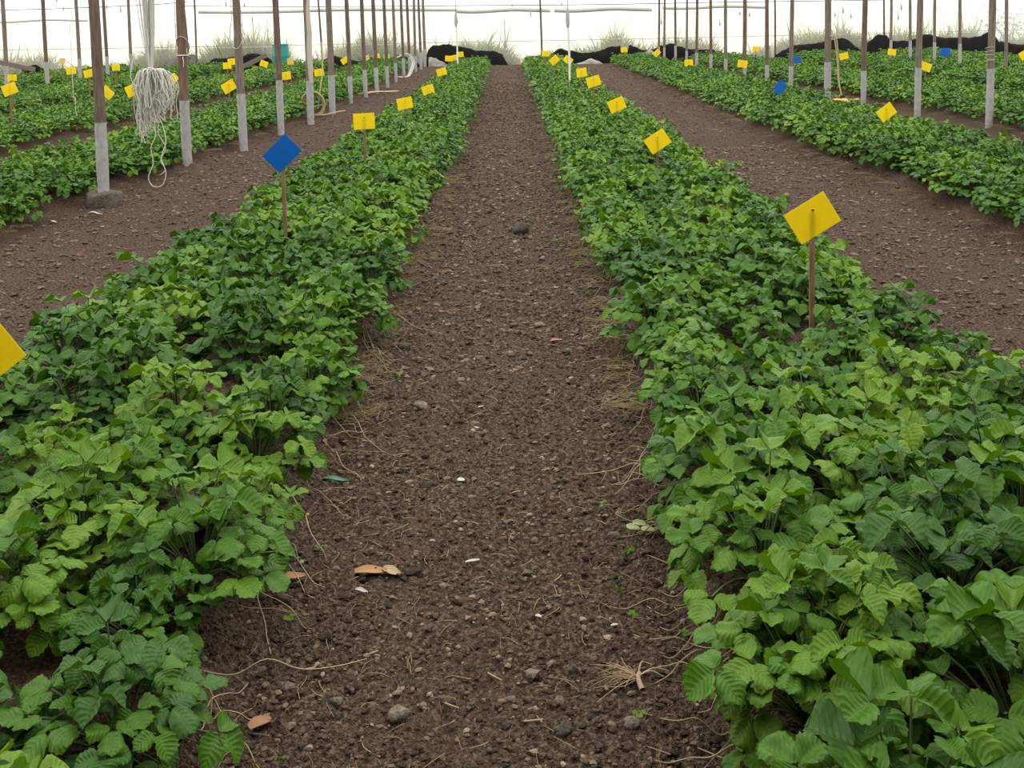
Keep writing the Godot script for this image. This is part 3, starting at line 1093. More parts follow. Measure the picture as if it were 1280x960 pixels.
func build_shell() -> void:
	# the end wall: film panels between poles, rolled edges, a pipe
	var wall := Node3D.new()
	wall.name = "wall_back"
	add_child(wall)
	wall.set_meta("kind", "structure")
	var cuts := [-14.6, -11.6, -8.6, -5.1, -2.2, 0.93, 4.1, 7.35, 10.1, 12.4, 14.6]
	for k in cuts.size() - 1:
		var m: Material = M.clearer if k == 9 else M.milky
		part("film_panel", film_sheet(cuts[k] - 0.06, cuts[k + 1] + 0.06, 0.62, 3.1, -28.4 + 0.015 * (k % 2), m, k * 1.7), wall)
		part("lower_film", film_sheet(cuts[k] - 0.06, cuts[k + 1] + 0.06, -0.05, 0.66, -28.37 + 0.015 * (k % 2), m, k * 2.9 + 1.0), wall)
	for a in [[-14.6, 1.80, -10.6, 1.84], [-10.6, 1.84, -8.8, 1.92], [-8.9, 1.80, -1.2, 1.655], [-1.2, 1.655, 6.0, 1.60], [6.0, 1.60, 14.6, 1.58]]:
		var mb := MB.new()
		strand(mb, smooth_path([Vector3(a[0], a[1], -28.3), Vector3((a[0] + a[2]) / 2, (a[1] + a[3]) / 2 - 0.02, -28.3), Vector3(a[2], a[3], -28.3)], 4), 0.014, 0.014, 6)
		part("wire_line", mb.commit(M.pipe), wall)
	for a in [[-14.4, 1.53, -11.55, 1.53, 0.045], [-8.5, 1.70, -1.4, 1.63, 0.065], [-1.4, 1.585, 1.2, 1.57, 0.075], [1.3, 1.56, 4.0, 1.545, 0.08], [4.3, 1.54, 7.2, 1.52, 0.06]]:
		var mb := MB.new()
		var pts := []
		for k in 7:
			pts.append(Vector3(lerpf(a[0], a[2], k / 6.0), lerpf(a[1], a[3], k / 6.0) - a[4] - 0.02 * sin(k * 1.3), -28.33))
		strand(mb, smooth_path(pts, 3), a[4] * 0.8, a[4] * 0.8, 8)
		part("rolled_film", mb.commit(M.film_fold), wall)
	var seam := MB.new()
	strand(seam, smooth_path([Vector3(-14.5, 0.70, -28.33), Vector3(-5, 0.66, -28.33), Vector3(4, 0.64, -28.33), Vector3(14.5, 0.66, -28.33)], 5), 0.006, 0.006, 4)
	part("seam_cord", seam.commit(M.pipe), wall)
	for s in [["wall_left", -14.7], ["wall_right", 14.7]]:
		var mb := MB.new()
		mb.box(Transform3D(Basis.IDENTITY, Vector3(s[1], 1.52, -13.6)), Vector3(0.004, 3.16, 29.6), 0.001)
		structure(s[0], mb.commit(M.film))
	var fb := MB.new()
	fb.box(Transform3D(Basis.IDENTITY, Vector3(0, 1.5, 1.2)), Vector3(29.4, 3.2, 0.05), 0.005)
	structure("added_wall_front", fb.commit(M.post_grey))  # opaque wall added out of view, keeps sky off the near beds
	# unseen roof strip, added above and behind the camera to darken the foreground
	var pb := MB.new()
	pb.box(Transform3D(Basis.IDENTITY, Vector3(0, 3.06, 0.65)), Vector3(29.4, 0.04, 1.1), 0.005)
	structure("trim_5", pb.commit(M.post_grey))
	var rb := MB.new()
	rb.box(Transform3D(Basis.IDENTITY, Vector3(0, 3.12, -13.6)), Vector3(29.6, 0.004, 29.8), 0.001)
	structure("ceiling", rb.commit(M.film))
	var n := 0
	for x in [-9.3, -2.6, 4.6, 9.4]:
		n += 1
		var mb := MB.new()
		mb.tube(PackedVector3Array([Vector3(x, 2.95, 1.1), Vector3(x, 2.93, -12), Vector3(x, 2.95, -28.3)]), PackedFloat32Array([0.05]), 8)
		structure("trim_%d" % n, mb.commit(M.post_grey))


func lump(called: String, top: Array, d: float, thick: float, m: Material, label: String, category: String, group := "", floor_y := -0.02) -> void:
	# a heap with a given skyline (x, height), rounded front to back
	var x0: float = top[0][0]
	var x1: float = top[-1][0]
	var o_at := Vector3((x0 + x1) / 2, 0, -d)
	var mb := MB.new()
	var nz := FastNoiseLite.new()
	nz.seed = int(absf(x0) * 37.0) + 3
	nz.frequency = 2.2
	mb.grid(int((x1 - x0) / 0.06) + 6, 12, func(u: float, v: float) -> Vector3:
		var x := lerpf(x0, x1, u)
		var h := floor_y
		for k in top.size() - 1:
			if x >= top[k][0] and x <= top[k + 1][0]:
				h = lerpf(top[k][1], top[k + 1][1], smoothstep(top[k][0], top[k + 1][0], x))
		var a := (v - 0.5) * PI * 1.1
		var w := nz.get_noise_2d(x * 2.0, v * 2.0) * 0.05 + nz.get_noise_2d(x * 6.0, v * 5.0) * 0.025
		return Vector3(x, floor_y + (h - floor_y) * cos(a) + w * 0.6, -d - sin(a) * thick * (0.6 + 0.4 * h) + w) - o_at)
	solo(called, mb.commit(m), label, category, o_at, group)


func wx(u: float) -> float:
	return (u - 633.6) * 0.02205


func wy(u: float, v: float) -> float:
	return 1.3 + (35.3 - 0.0209 * u - v) * 0.0221


func skyline(p: Array) -> Array:
	# photograph columns and rows measured at the end wall, as metres
	var out := []
	for q in p:
		out.append([wx(q[0]), wy(q[0], q[1])])
	return out


func build_wall_foot() -> void:
	lump("black_tarp", skyline([[530, 82], [534, 62], [542, 56], [558, 55], [575, 58], [600, 63], [616, 63], [626, 67], [631, 76], [634, 84]]), 28.0, 0.16, M.black_film, "black plastic heap at the end of the dirt path", "tarp")
	lump("black_tarp", skyline([[683, 74], [690, 65], [697, 60], [712, 63], [730, 66], [748, 63], [762, 58], [772, 57], [779, 64]]), 28.05, 0.14, M.black_film, "black plastic heap behind the riser and the grey rags", "tarp")
	lump("black_tarp", skyline([[782, 66], [785, 55], [790, 57], [800, 62], [812, 62], [824, 57], [836, 54], [846, 57], [858, 61], [880, 62], [888, 61], [896, 68]]), 28.05, 0.14, M.black_film, "ridged black plastic behind the last posts beside the grey sheet", "tarp")
	lump("black_tarp", skyline([[966, 68], [976, 62], [988, 56], [1012, 54], [1036, 50], [1050, 47], [1058, 51], [1066, 58], [1072, 64]]), 28.0, 0.16, M.black_film, "long black plastic heap behind the post with orange cloth", "tarp")
	lump("black_tarp", skyline([[1076, 56], [1084, 50], [1092, 43], [1102, 44], [1112, 51], [1130, 51], [1140, 48], [1152, 42], [1180, 47], [1215, 46], [1232, 40], [1246, 52], [1270, 55], [1300, 50]]), 28.0, 0.16, M.black_film, "widest black plastic bank, behind the rearmost blue card", "tarp")
	lump("black_tarp", skyline([[400, 86], [404, 74], [416, 69], [430, 72], [446, 76], [462, 72], [480, 74], [500, 68], [512, 72], [524, 80]]), 28.1, 0.15, M.black_film, "black plastic heap seen between the close-set posts", "tarp")
	lump("black_tarp", skyline([[258, 80], [268, 73], [285, 72], [300, 70], [316, 66], [330, 68], [342, 76], [350, 84]]), 28.1, 0.15, M.black_film, "low dark heap beside the teal barrel", "tarp")
	lump("black_tarp", skyline([[30, 86], [36, 83], [46, 80], [55, 85]]), 28.1, 0.12, M.black_film, "small dark heap below the leaning brown board", "tarp")
	lump("shade_net", skyline([[196, 88], [206, 76], [220, 70], [236, 68], [242, 68], [248, 74], [252, 80], [255, 86]]), 28.2, 0.10, M.grey_net, "heaped grey shade net at the wall past the string bundle", "net")
	lump("grey_rag", skyline([[712, 80], [722, 77], [735, 72], [744, 75], [754, 82]]), 27.6, 0.20, M.sheet_grey, "crumpled grey sheet on the soil behind the leaning yellow card", "sheet")
	lump("grey_rag", skyline([[536, 71], [543, 71], [550, 75], [560, 80]]), 27.75, 0.12, M.sheet_grey, "pale grey rag before the black heap at the path's end", "sheet")
	lump("grey_rag", skyline([[784, 72], [796, 66], [808, 61], [812, 63], [815, 72]]), 27.6, 0.14, M.sheet_grey, "grey-green sheet draped beside the last posts", "sheet")
	lump("grey_rag", skyline([[604, 84], [612, 81], [620, 80], [627, 83]]), 27.5, 0.10, M.sheet_brown, "small brown sack lying where the path meets the wall", "sack")
	for a in [[-14.0, 0.42, -12.85, 0.15, "slanted brown board against the wall behind the far beds"], [-7.2, 0.12, -6.55, 0.42, "slanted brown board leaning beside the teal barrel"]]:
		var mb := MB.new()
		var p := Vector3(a[0], a[1], 0)
		var q := Vector3(a[2], a[3], 0)
		var dir := (q - p).normalized()
		mb.box(Transform3D(Basis(dir, dir.cross(Vector3.BACK) * -1.0, Vector3.BACK), Vector3.ZERO), Vector3(p.distance_to(q), 0.13, 0.03), 0.006)
		solo("leaning_board", mb.commit(M.sheet_brown), a[4], "board", (p + q) / 2 + Vector3(0, 0, -27.85))
	# barrel
	var b := thing("plastic_barrel", "teal green plastic barrel standing at the end wall", "barrel", ground_at(-5.92, 26.7))
	var mb := MB.new()
	mb.lathe(PackedVector2Array([Vector2(0.0, 0.0), Vector2(0.185, 0.0), Vector2(0.205, 0.03), Vector2(0.212, 0.10), Vector2(0.222, 0.21), Vector2(0.227, 0.22), Vector2(0.222, 0.23), Vector2(0.222, 0.43), Vector2(0.228, 0.44), Vector2(0.222, 0.45), Vector2(0.212, 0.60), Vector2(0.205, 0.73)]), 28)
	part("body", mb.commit(M.teal), b)
	var rim := MB.new()
	rim.lathe(PackedVector2Array([Vector2(0.205, 0.715), Vector2(0.214, 0.72), Vector2(0.214, 0.745), Vector2(0.204, 0.752), Vector2(0.196, 0.745), Vector2(0.196, 0.70), Vector2(0.19, 0.4), Vector2(0.0, 0.38)]), 28)
	part("rim", rim.commit(M.teal), b)
	# lengths of hose and twine
	hang_bundle()
	for a in [[0.99, 16.6, 0.45, "white sprinkler riser with grey nozzle in the bed across the path"], [-1.12, 22.6, 0.5, "white sprinkler riser with grey nozzle behind the cluster of three cards"]]:
		riser(a[0], a[1], a[2], a[3])
	hose_coil()
	rope_and_cloth()
	dangles()


func riser(x: float, d: float, w: float, label: String) -> void:
	var o := thing("sprinkler_riser", label, "sprinkler", ground_at(x, d))
	var mb := MB.new()
	mb.tube(PackedVector3Array([Vector3(0, -0.1, 0), Vector3(0.006, 0.5, 0), Vector3(-0.008, 1.05, 0)]), PackedFloat32Array([0.017]), 8)
	part("pipe", mb.commit(M.white_pipe), o)
	var nz := MB.new()
	nz.lathe(PackedVector2Array([Vector2(0.0, 1.0), Vector2(0.022, 1.02), Vector2(0.032, 1.10), Vector2(0.028, 1.26), Vector2(0.012, 1.34), Vector2(0.0, 1.36)]), 12, Vector3(-0.012, 0, 0))
	part("nozzle", nz.commit(M.grey_tag), o)
	var line := MB.new()
	line.tube(PackedVector3Array([Vector3(-0.012, 1.34, 0), Vector3(-0.008, 2.0, 0), Vector3(0.0, 2.9, 0)]), PackedFloat32Array([0.006]), 6)
	part("feed_line", line.commit(M.pipe), o)


func hang_bundle() -> void:
	# a hank of white twine hung from the roof between the first two posts
	var o := thing("string_bundle", "thick hank of pale twine hanging knotted between two posts", "string", Vector3(-2.86, 0.94, -8.2))
	var up := MB.new()
	for k in 26:
		var top := Vector3(rng.randf_range(-0.16, 0.08), 1.95, rng.randf_range(-0.06, 0.06))
		var mid := Vector3(top.x * 0.55 + rng.randf_range(-0.015, 0.015), 0.55, top.z * 0.5)
		strand(up, smooth_path([Vector3(rng.randf_range(-0.012, 0.012), 0.0, rng.randf_range(-0.012, 0.012)), mid, top], 5), 0.0035, 0.0045, 4)
	for k in 14:
		var top := Vector3(0.02 + rng.randf_range(-0.02, 0.02), 1.95, rng.randf_range(-0.02, 0.02))
		strand(up, smooth_path([Vector3(rng.randf_range(-0.012, 0.012), 0.0, rng.randf_range(-0.012, 0.012)), Vector3(top.x + 0.015, 0.5, top.z), top], 4), 0.005, 0.006, 4)
	part("cords", up.commit(M.twine_white), o)
	var mop := MB.new()
	for k in 120:
		# three uneven tufts
		var tuft := rng.randi() % 5
		var cx: float = [-0.09, -0.07, -0.02, 0.07, 0.13][tuft]
		var dx := cx + rng.randfn() * 0.022
		var dz := rng.randfn() * 0.045
		var low: float = [-0.50, -0.46, -0.40, -0.36, -0.33][tuft] + rng.randf_range(-0.06, 0.12)
		var wob := rng.randf_range(-0.035, 0.035)
		strand(mop, smooth_path([Vector3(0, 0.0, 0), Vector3(dx * 0.75, -0.02 + rng.randf_range(-0.03, 0.02), dz * 0.6), Vector3(dx * 1.1 + wob, -0.14, dz), Vector3(dx - wob, lerpf(-0.14, low, 0.5), dz), Vector3(dx + wob * 0.6, low, dz), Vector3(dx + rng.randf_range(-0.03, 0.03), low - rng.randf() * 0.05, dz)], 4), 0.0036, 0.003, 4)
	for k in 16:
		var a := rng.randf() * TAU
		var wide := rng.randf_range(0.08, 0.16)
		var c := Vector3(cos(a) * wide, -0.12 - rng.randf() * 0.1, sin(a) * 0.08)
		strand(mop, smooth_path([Vector3(0, 0, 0), Vector3(c.x * 0.8, -0.01, c.z), c + Vector3(0.02, -0.05, 0), c + Vector3(-c.x * 0.5, -0.09, 0.01), Vector3(c.x * 0.2, -0.06, c.z), Vector3(0, 0.0, 0)], 5), 0.0034, 0.0034, 4)
	part("mop_ends", mop.commit(M.twine_white), o)
	var knot := MB.new()
	for k in 6:
		var pts := PackedVector3Array()
		for q in 13:
			var a := TAU * q / 12.0
			pts.append(Vector3(cos(a) * 0.024, (k - 2.5) * 0.006 + sin(a + k) * 0.004, sin(a) * 0.022))
		knot.tube(pts, PackedFloat32Array([0.005]), 5, false)
	part("knot", knot.commit(M.twine_white), o)
	var loose := MB.new()
	strand(loose, smooth_path([Vector3(0.02, -0.38, 0.04), Vector3(0.03, -0.52, 0.05), Vector3(-0.01, -0.62, 0.05), Vector3(0.0, -0.74, 0.04), Vector3(-0.04, -0.86, 0.05), Vector3(0.0, -0.93, 0.06), Vector3(0.07, -0.92, 0.05), Vector3(0.1, -0.82, 0.05), Vector3(0.07, -0.7, 0.05), Vector3(0.11, -0.58, 0.05), Vector3(0.09, -0.45, 0.04), Vector3(0.05, -0.36, 0.04)], 6), 0.0036, 0.0036, 5)
	strand(loose, smooth_path([Vector3(0.07, -0.36, 0.03), Vector3(0.05, -0.5, 0.04), Vector3(0.1, -0.62, 0.03), Vector3(0.06, -0.72, 0.04), Vector3(0.09, -0.8, 0.03), Vector3(0.05, -0.84, 0.03)], 6), 0.0034, 0.003, 5)
	strand(loose, smooth_path([Vector3(-0.12, 0.12, 0.03), Vector3(-0.15, -0.04, 0.04), Vector3(-0.11, -0.12, 0.05), Vector3(-0.05, -0.10, 0.05), Vector3(-0.04, 0.0, 0.05)], 6), 0.0036, 0.0036, 5)
	part("loose_ends", loose.commit(M.twine_white), o)
	var thin := MB.new()
	strand(thin, smooth_path([Vector3(0, 2.35, 0), Vector3(-0.01, 0.35, 0), Vector3(0.015, 0.2, 0), Vector3(0.005, 0.08, 0.0), Vector3(0.02, 0.0, 0)], 6), 0.003, 0.003, 4)
	solo("hanging_string", thin.commit(M.twine_white), "single thin pale string hanging beside the concrete-footed post", "string", Vector3(-4.63, 0.35, -10.9))


func hose_coil() -> void:
	var o := thing("hose_coil", "coil of pale yellow hose on the soil beside a post", "hose", ground_at(-2.66, 13.9))
	var mb := MB.new()
	for k in 4:
		var pts := []
		for q in 15:
			var a := TAU * q / 14.0
			pts.append(Vector3(cos(a) * (0.13 + 0.012 * k), 0.16 + sin(a) * (0.15 + 0.01 * k), 0.02 * k + 0.03 * sin(a)))
		strand(mb, smooth_path(pts, 2), 0.010, 0.010, 6)
	strand(mb, smooth_path([Vector3(0.0, 0.02, 0.05), Vector3(0.15, 0.02, 0.06), Vector3(0.32, 0.05, 0.0), Vector3(0.42, 0.06, -0.05)], 5), 0.011, 0.010, 6)
	strand(mb, smooth_path([Vector3(0.06, 0.10, 0.0), Vector3(0.1, 0.4, -0.02), Vector3(0.12, 0.62, -0.1), Vector3(0.1, 1.0, -0.2)], 5), 0.008, 0.008, 6)
	part("hose", mb.commit(M.hose), o)
	var p2 := MB.new()
	for k in 5:
		var s := Vector3(rng.randf_range(-0.1, 0.1), 0.02, rng.randf_range(-0.1, 0.1))
		strand(p2, smooth_path([s + Vector3(-0.35, 0, 0.25), s + Vector3(-0.1, 0.03, 0.05), s + Vector3(0.1, 0.02, -0.1), s + Vector3(0.3, 0.02, -0.2)], 4), 0.009, 0.008, 5)
	var t := solo("hose_tangle", p2.commit(M.hose), "tangle of pale hose lying at the foot of a post", "hose", ground_at(-2.30, 18.0))
	var p3 := MB.new()
	for k in 4:
		var s := Vector3(rng.randf_range(-0.1, 0.1), 0.02, rng.randf_range(-0.1, 0.1))
		strand(p3, smooth_path([s + Vector3(-0.2, 0, 0.2), s, s + Vector3(0.1, 0.3, -0.2), s + Vector3(-0.05, 0.5, -0.3), s + Vector3(-0.3, 0.4, -0.3)], 4), 0.010, 0.008, 5)
	solo("hose_tangle", p3.commit(M.twine_white), "pale hose looped over a post near the end wall", "hose", ground_at(-2.32, 23.2))


func rope_and_cloth() -> void:
	var mb := MB.new()
	strand(mb, smooth_path([Vector3(-0.04, 0.93, 0.05), Vector3(0.05, 0.9, 0.05), Vector3(0.08, 0.55, 0.05), Vector3(0.09, 0.25, 0.06), Vector3(0.14, 0.02, 0.1), Vector3(0.25, 0.015, 0.14)], 6), 0.010, 0.009, 6)
	strand(mb, smooth_path([Vector3(0.02, 0.95, 0.05), Vector3(0.06, 0.6, 0.06), Vector3(0.075, 0.3, 0.06), Vector3(0.12, 0.03, 0.11)], 6), 0.009, 0.008, 6)
	solo("pale_rope", mb.commit(M.hose), "pale rope hanging down the thick whitewashed post", "rope", ground_at(4.70, 14.85))
	var c := MB.new()
	c.grid(12, 8, func(u: float, v: float) -> Vector3:
		return Vector3((u - 0.5) * 0.46, 0.02 + 0.018 * sin(u * 9.0 + v * 5.0) + 0.012 * sin(v * 13.0), (0.5 - v) * 0.24 * (1.0 - 0.4 * absf(u - 0.4))), true)
	c.grid(12, 8, func(u: float, v: float) -> Vector3:
		return Vector3((u - 0.5) * 0.46, 0.008 + 0.018 * sin(u * 9.0 + v * 5.0) + 0.012 * sin(v * 13.0), (0.5 - v) * 0.24 * (1.0 - 0.4 * absf(u - 0.4))))
	solo("orange_cloth", c.commit(M.orange_cloth), "faded orange cloth lying at the foot of the thick post", "cloth", ground_at(4.82, 14.6))


func dangles() -> void:
	# bits of twine and tags that hang from the roof wires
	for a in [[74, 5, 24.0], [82, 14, 24.0], [136, 13, 22.0], [153, 17, 22.0], [284, 9, 20.0], [307, 10, 21.0], [316, 28, 22.0], [571, 30, 21.5], [640, 10, 25.0], [663, 22, 25.0], [702, 8, 26.0], [826, 32, 26.0], [899, 33, 24.0], [924, 20, 24.0], [936, 22, 20.0], [1043, 22, 22.0], [1053, 18, 22.0], [1063, 24, 22.0], [1122, 26, 20.0], [1126, 14, 20.0]]:
		var d: float = a[2]
		var x: float = (a[0] - 633.6) * d / 1280.0
		var low: float = 1.3 + (35.3 - 0.0209 * a[0] - a[1]) * d / 1280.0
		var o := thing("dangling_twine", "short grey wisp of twine dangling from a roof wire", "twine", Vector3(x, low, -d), "wisps of twine under the roof")
		var mb := MB.new()
		var l := rng.randf_range(0.10, 0.22)
		mb.lathe(PackedVector2Array([Vector2(0.0, 0.0), Vector2(0.012, 0.03), Vector2(0.02, l * 0.4), Vector2(0.009, l * 0.8), Vector2(0.004, l)]), 8)
		part("wisp", mb.commit(M.grey_tag), o)
		var ln := MB.new()
		ln.tube(PackedVector3Array([Vector3(0, l, 0), Vector3(0.01, 0.9, 0), Vector3(0, 2.9 - low, 0)]), PackedFloat32Array([0.004]), 4)
		part("thread", ln.commit(M.grey_tag), o)


func build_outside() -> void:
	# pale ground, then a bank of soil and weeds just outside the film
	var og := MB.new()
	og.grid(20, 10, func(u: float, v: float) -> Vector3: return Vector3(lerpf(-400, 400, u), -0.08, lerpf(-28.72, -700, v * v)), true)
	structure("floor_outside", og.commit(M.pale_ground))
	# how tall the weeds stand along the wall: column of the photograph, height
	var tall := [[-60, 0.5], [20, 0.55], [50, 0.6], [70, 0.3], [150, 0.35], [190, 0.75], [215, 0.7], [245, 0.4], [262, 0.75], [290, 0.85], [320, 0.9], [345, 0.7], [372, 0.25], [400, 0.45], [430, 0.75], [480, 0.8], [520, 0.55], [560, 0.55], [590, 0.7], [625, 0.65], [655, 0.15], [690, 0.4], [740, 0.45], [770, 0.8], [790, 0.5], [820, 0.5], [860, 0.7], [890, 0.55], [920, 0.15], [948, 0.4], [975, 0.5], [1010, 0.7], [1060, 0.75], [1100, 0.6], [1150, 0.65], [1215, 0.75], [1240, 0.5], [1320, 0.6]]
	var stand := func(u: float) -> float:
		for q in tall.size() - 1:
			if u >= tall[q][0] and u < tall[q + 1][0]:
				return 0.85 * lerpf(tall[q][1], tall[q + 1][1], (u - tall[q][0]) / (tall[q + 1][0] - tall[q][0]))
		return 0.3
	var mb := MB.new()
	mb.grid(240, 8, func(u: float, v: float) -> Vector3:
		var x := lerpf(-16.0, 16.0, u)
		var h: float = maxf(stand.call(x / 0.02205 + 633.6) - 0.12, 0.0) * 0.85 + 0.08 * noise.get_noise_2d(x * 25.0, 40.0)
		return Vector3(x, -0.1 + h * sin(v * PI), -28.55 - v * 1.1), true)
	solo("soil_bank", mb.commit(M.soil), "low overgrown soil bank outside the film wall", "bank")
	var root := Node3D.new()
	root.name = "wild_grass"
	add_child(root)
	tag(root, "yellowish wild grass and weeds seen hazily through the film wall", "grass")
	root.set_meta("kind", "stuff")
	for v in 5:
		var blade := MB.new()
		var bend := rng.randf_range(0.15, 0.6)
		var first := blade.v.size()
		for j in 6:
			var s := j / 5.0
			var w := (0.006 + 0.004 * v) * (1.0 - s * s) + 0.0005
			var p := Vector3(0, s * (1.0 - 0.3 * bend * s), bend * s * s * 0.6)
			blade.vert(p + Vector3(-w, 0, 0), Vector2(0, s))
			blade.vert(p + Vector3(w, 0, 0), Vector2(1, s))
		for j in 5:
			blade.quad(first + j * 2, first + j * 2 + 2, first + j * 2 + 3, first + j * 2 + 1)
		var mesh := blade.commit(M.grass)
		var places := []
		var colors := []
		for k in 5500:
			var centre := hash(k / 22 * 5 + v) % 1400 - 60.0
			var u := centre + rng.randfn() * 7.0
			var h: float = stand.call(u)
			if rng.randf() > h * 1.25:
				continue
			var back := rng.randf_range(0.05, 0.75)
			var x := wx(u) * (1.0 + back * 0.03)
			var len := h * (0.45 + 0.75 * fmod(absf(centre) * 0.713, 1.0)) * rng.randf_range(0.4, 1.0) * (1.9 if rng.randf() < 0.07 else 1.0)
			var b := Basis.from_euler(Vector3(rng.randf_range(-0.35, 0.35), rng.randf() * TAU, rng.randf_range(-0.3, 0.3))).scaled(Vector3(1.3, len, len))
			places.append(Transform3D(b, Vector3(x, maxf(h - 0.12, 0.0) * 0.8 * sin(clampf(back / 1.1, 0, 1) * PI) - 0.08, -28.5 - back)))
			var c := Color(0.13, 0.17, 0.012).lerp(Color(0.26, 0.21, 0.03), fmod(absf(centre) * 0.37, 1.0))
			if rng.randf() < 0.25:
				c = Color(0.04, 0.045, 0.012)
			colors.append(c)
		copies("blades", mesh, places, colors, root)
	for a in [[630, 0.95, "thin leafless sapling outside the film beyond the path"], [770, 1.2, "tall wispy weed outside the film beside the grey sheet"], [470, 0.7, "branchy weed outside the film behind the close-set posts"], [1060, 1.0, "branchy weed outside the film behind the black heap"], [1120, 0.9, "branchy weed outside the film beside the two dark heaps"], [200, 0.8, "branchy weed outside the film behind the string bundle"], [1225, 0.95, "branchy weed outside the film beside the wide black bank"]]:
		var w := MB.new()
		for k in 9 if a[0] != 630 else 7:
			var lean := rng.randf_range(-0.5, 0.5)
			var h: float = a[1] * rng.randf_range(0.5, 1.0)
			var start := Vector3(rng.randf_range(-0.1, 0.1), 0, 0)
			if a[0] == 630:
				start = Vector3(0, h * 0.2, 0)
			strand(w, smooth_path([start, start + Vector3(lean * 0.15, h * 0.45, rng.randf_range(-0.1, 0.1)), start + Vector3(lean * 0.45, h * 0.85, rng.randf_range(-0.2, 0.2)), start + Vector3(lean * 0.75, h, rng.randf_range(-0.2, 0.2))], 4), 0.010, 0.002, 5)
		if a[0] == 630:
			strand(w, PackedVector3Array([Vector3(0, -0.1, 0), Vector3(0.01, 0.5, 0), Vector3(0, 1.1, 0)]), 0.018, 0.012, 6)
		solo("weed", w.commit(M.branch), a[2], "weed", Vector3(wx(a[0]), 0.12, -28.62))
	# the bush seen through the clearer sheet
	var bush := thing("bush", "blue-green bush behind the clearer film sheet", "bush", Vector3(14.9, -0.05, -30.6))
	var leaves := MB.new()
	for k in 500:
		var p := Vector3(rng.randfn() * 0.45, 0.75 + rng.randfn() * 0.28, rng.randfn() * 0.4)
		var b := Basis.from_euler(Vector3(rng.randf() * TAU, rng.randf() * TAU, 0)).scaled(Vector3.ONE * 0.07)
		var q := leaves.v.size()
		leaves.vert(p)
		leaves.vert(p + b * Vector3(-0.4, 0.1, 0.6))
		leaves.vert(p + b * Vector3(0, 0, 1.3))
		leaves.vert(p + b * Vector3(0.4, 0.1, 0.6))
		leaves.quad(q, q + 1, q + 2, q + 3)
	part("foliage", leaves.commit(leaf_mats[4]), bush)
	var stem := MB.new()
	for k in 5:
		strand(stem, PackedVector3Array([Vector3(0, 0, 0), Vector3(rng.randf_range(-0.2, 0.2), 0.4, 0), Vector3(rng.randf_range(-0.5, 0.5), 0.9, rng.randf_range(-0.2, 0.2))]), 0.02, 0.006)
	part("stems", stem.commit(M.branch), bush)


# ---------------------------------------------------------------- what lies on the path
func scrap(called: String, x: float, d: float, long: float, wide: float, turn: float, m: Material, label: String, category: String, curl := 0.3, group := "") -> void:
	var mb := MB.new()
	for side in 2:
		mb.grid(8, 5, func(u: float, v: float) -> Vector3:
			var w := wide * (0.35 + 0.65 * sin(PI * clampf(0.08 + u * 0.9, 0, 1)))
			var y := curl * wide * (pow(v - 0.5, 2.0) * 2.0 + 0.35 * sin(u * 5.0)) + 0.003 - 0.0016 * side
			return Vector3((u - 0.5) * long, y + wide * curl * 0.3, (v - 0.5) * w), side == 1)
	var o := solo(called, mb.commit(m), label, category, ground_at(x, d, 0.005), group)
	o.rotation.y = turn


func stone_mesh(seed_: int, s: Vector3, rough: float, m: Material) -> ArrayMesh:
	var r := FastNoiseLite.new()
	r.seed = seed_
	r.frequency = 0.9
	var mb := MB.new()
	mb.grid(14, 9, func(u: float, v: float) -> Vector3:
		var a := -u * TAU
		var b := (v - 0.5) * PI
		var n := Vector3(cos(a) * cos(b), sin(b), sin(a) * cos(b))
		var k := 1.0 + r.get_noise_3d(n.x, n.y, n.z) * rough
		# knock a few flats into it
		for q in 4:
			var f := Vector3(sin(q * 2.1 + seed_), cos(q * 1.3 + seed_ * 0.7), sin(q * 3.7 + seed_ * 1.9)).normalized()
			var dist := n.dot(f) * k
			if dist > 0.72:
				k *= 0.72 / dist
		return n * k * s)
	return mb.commit(m)


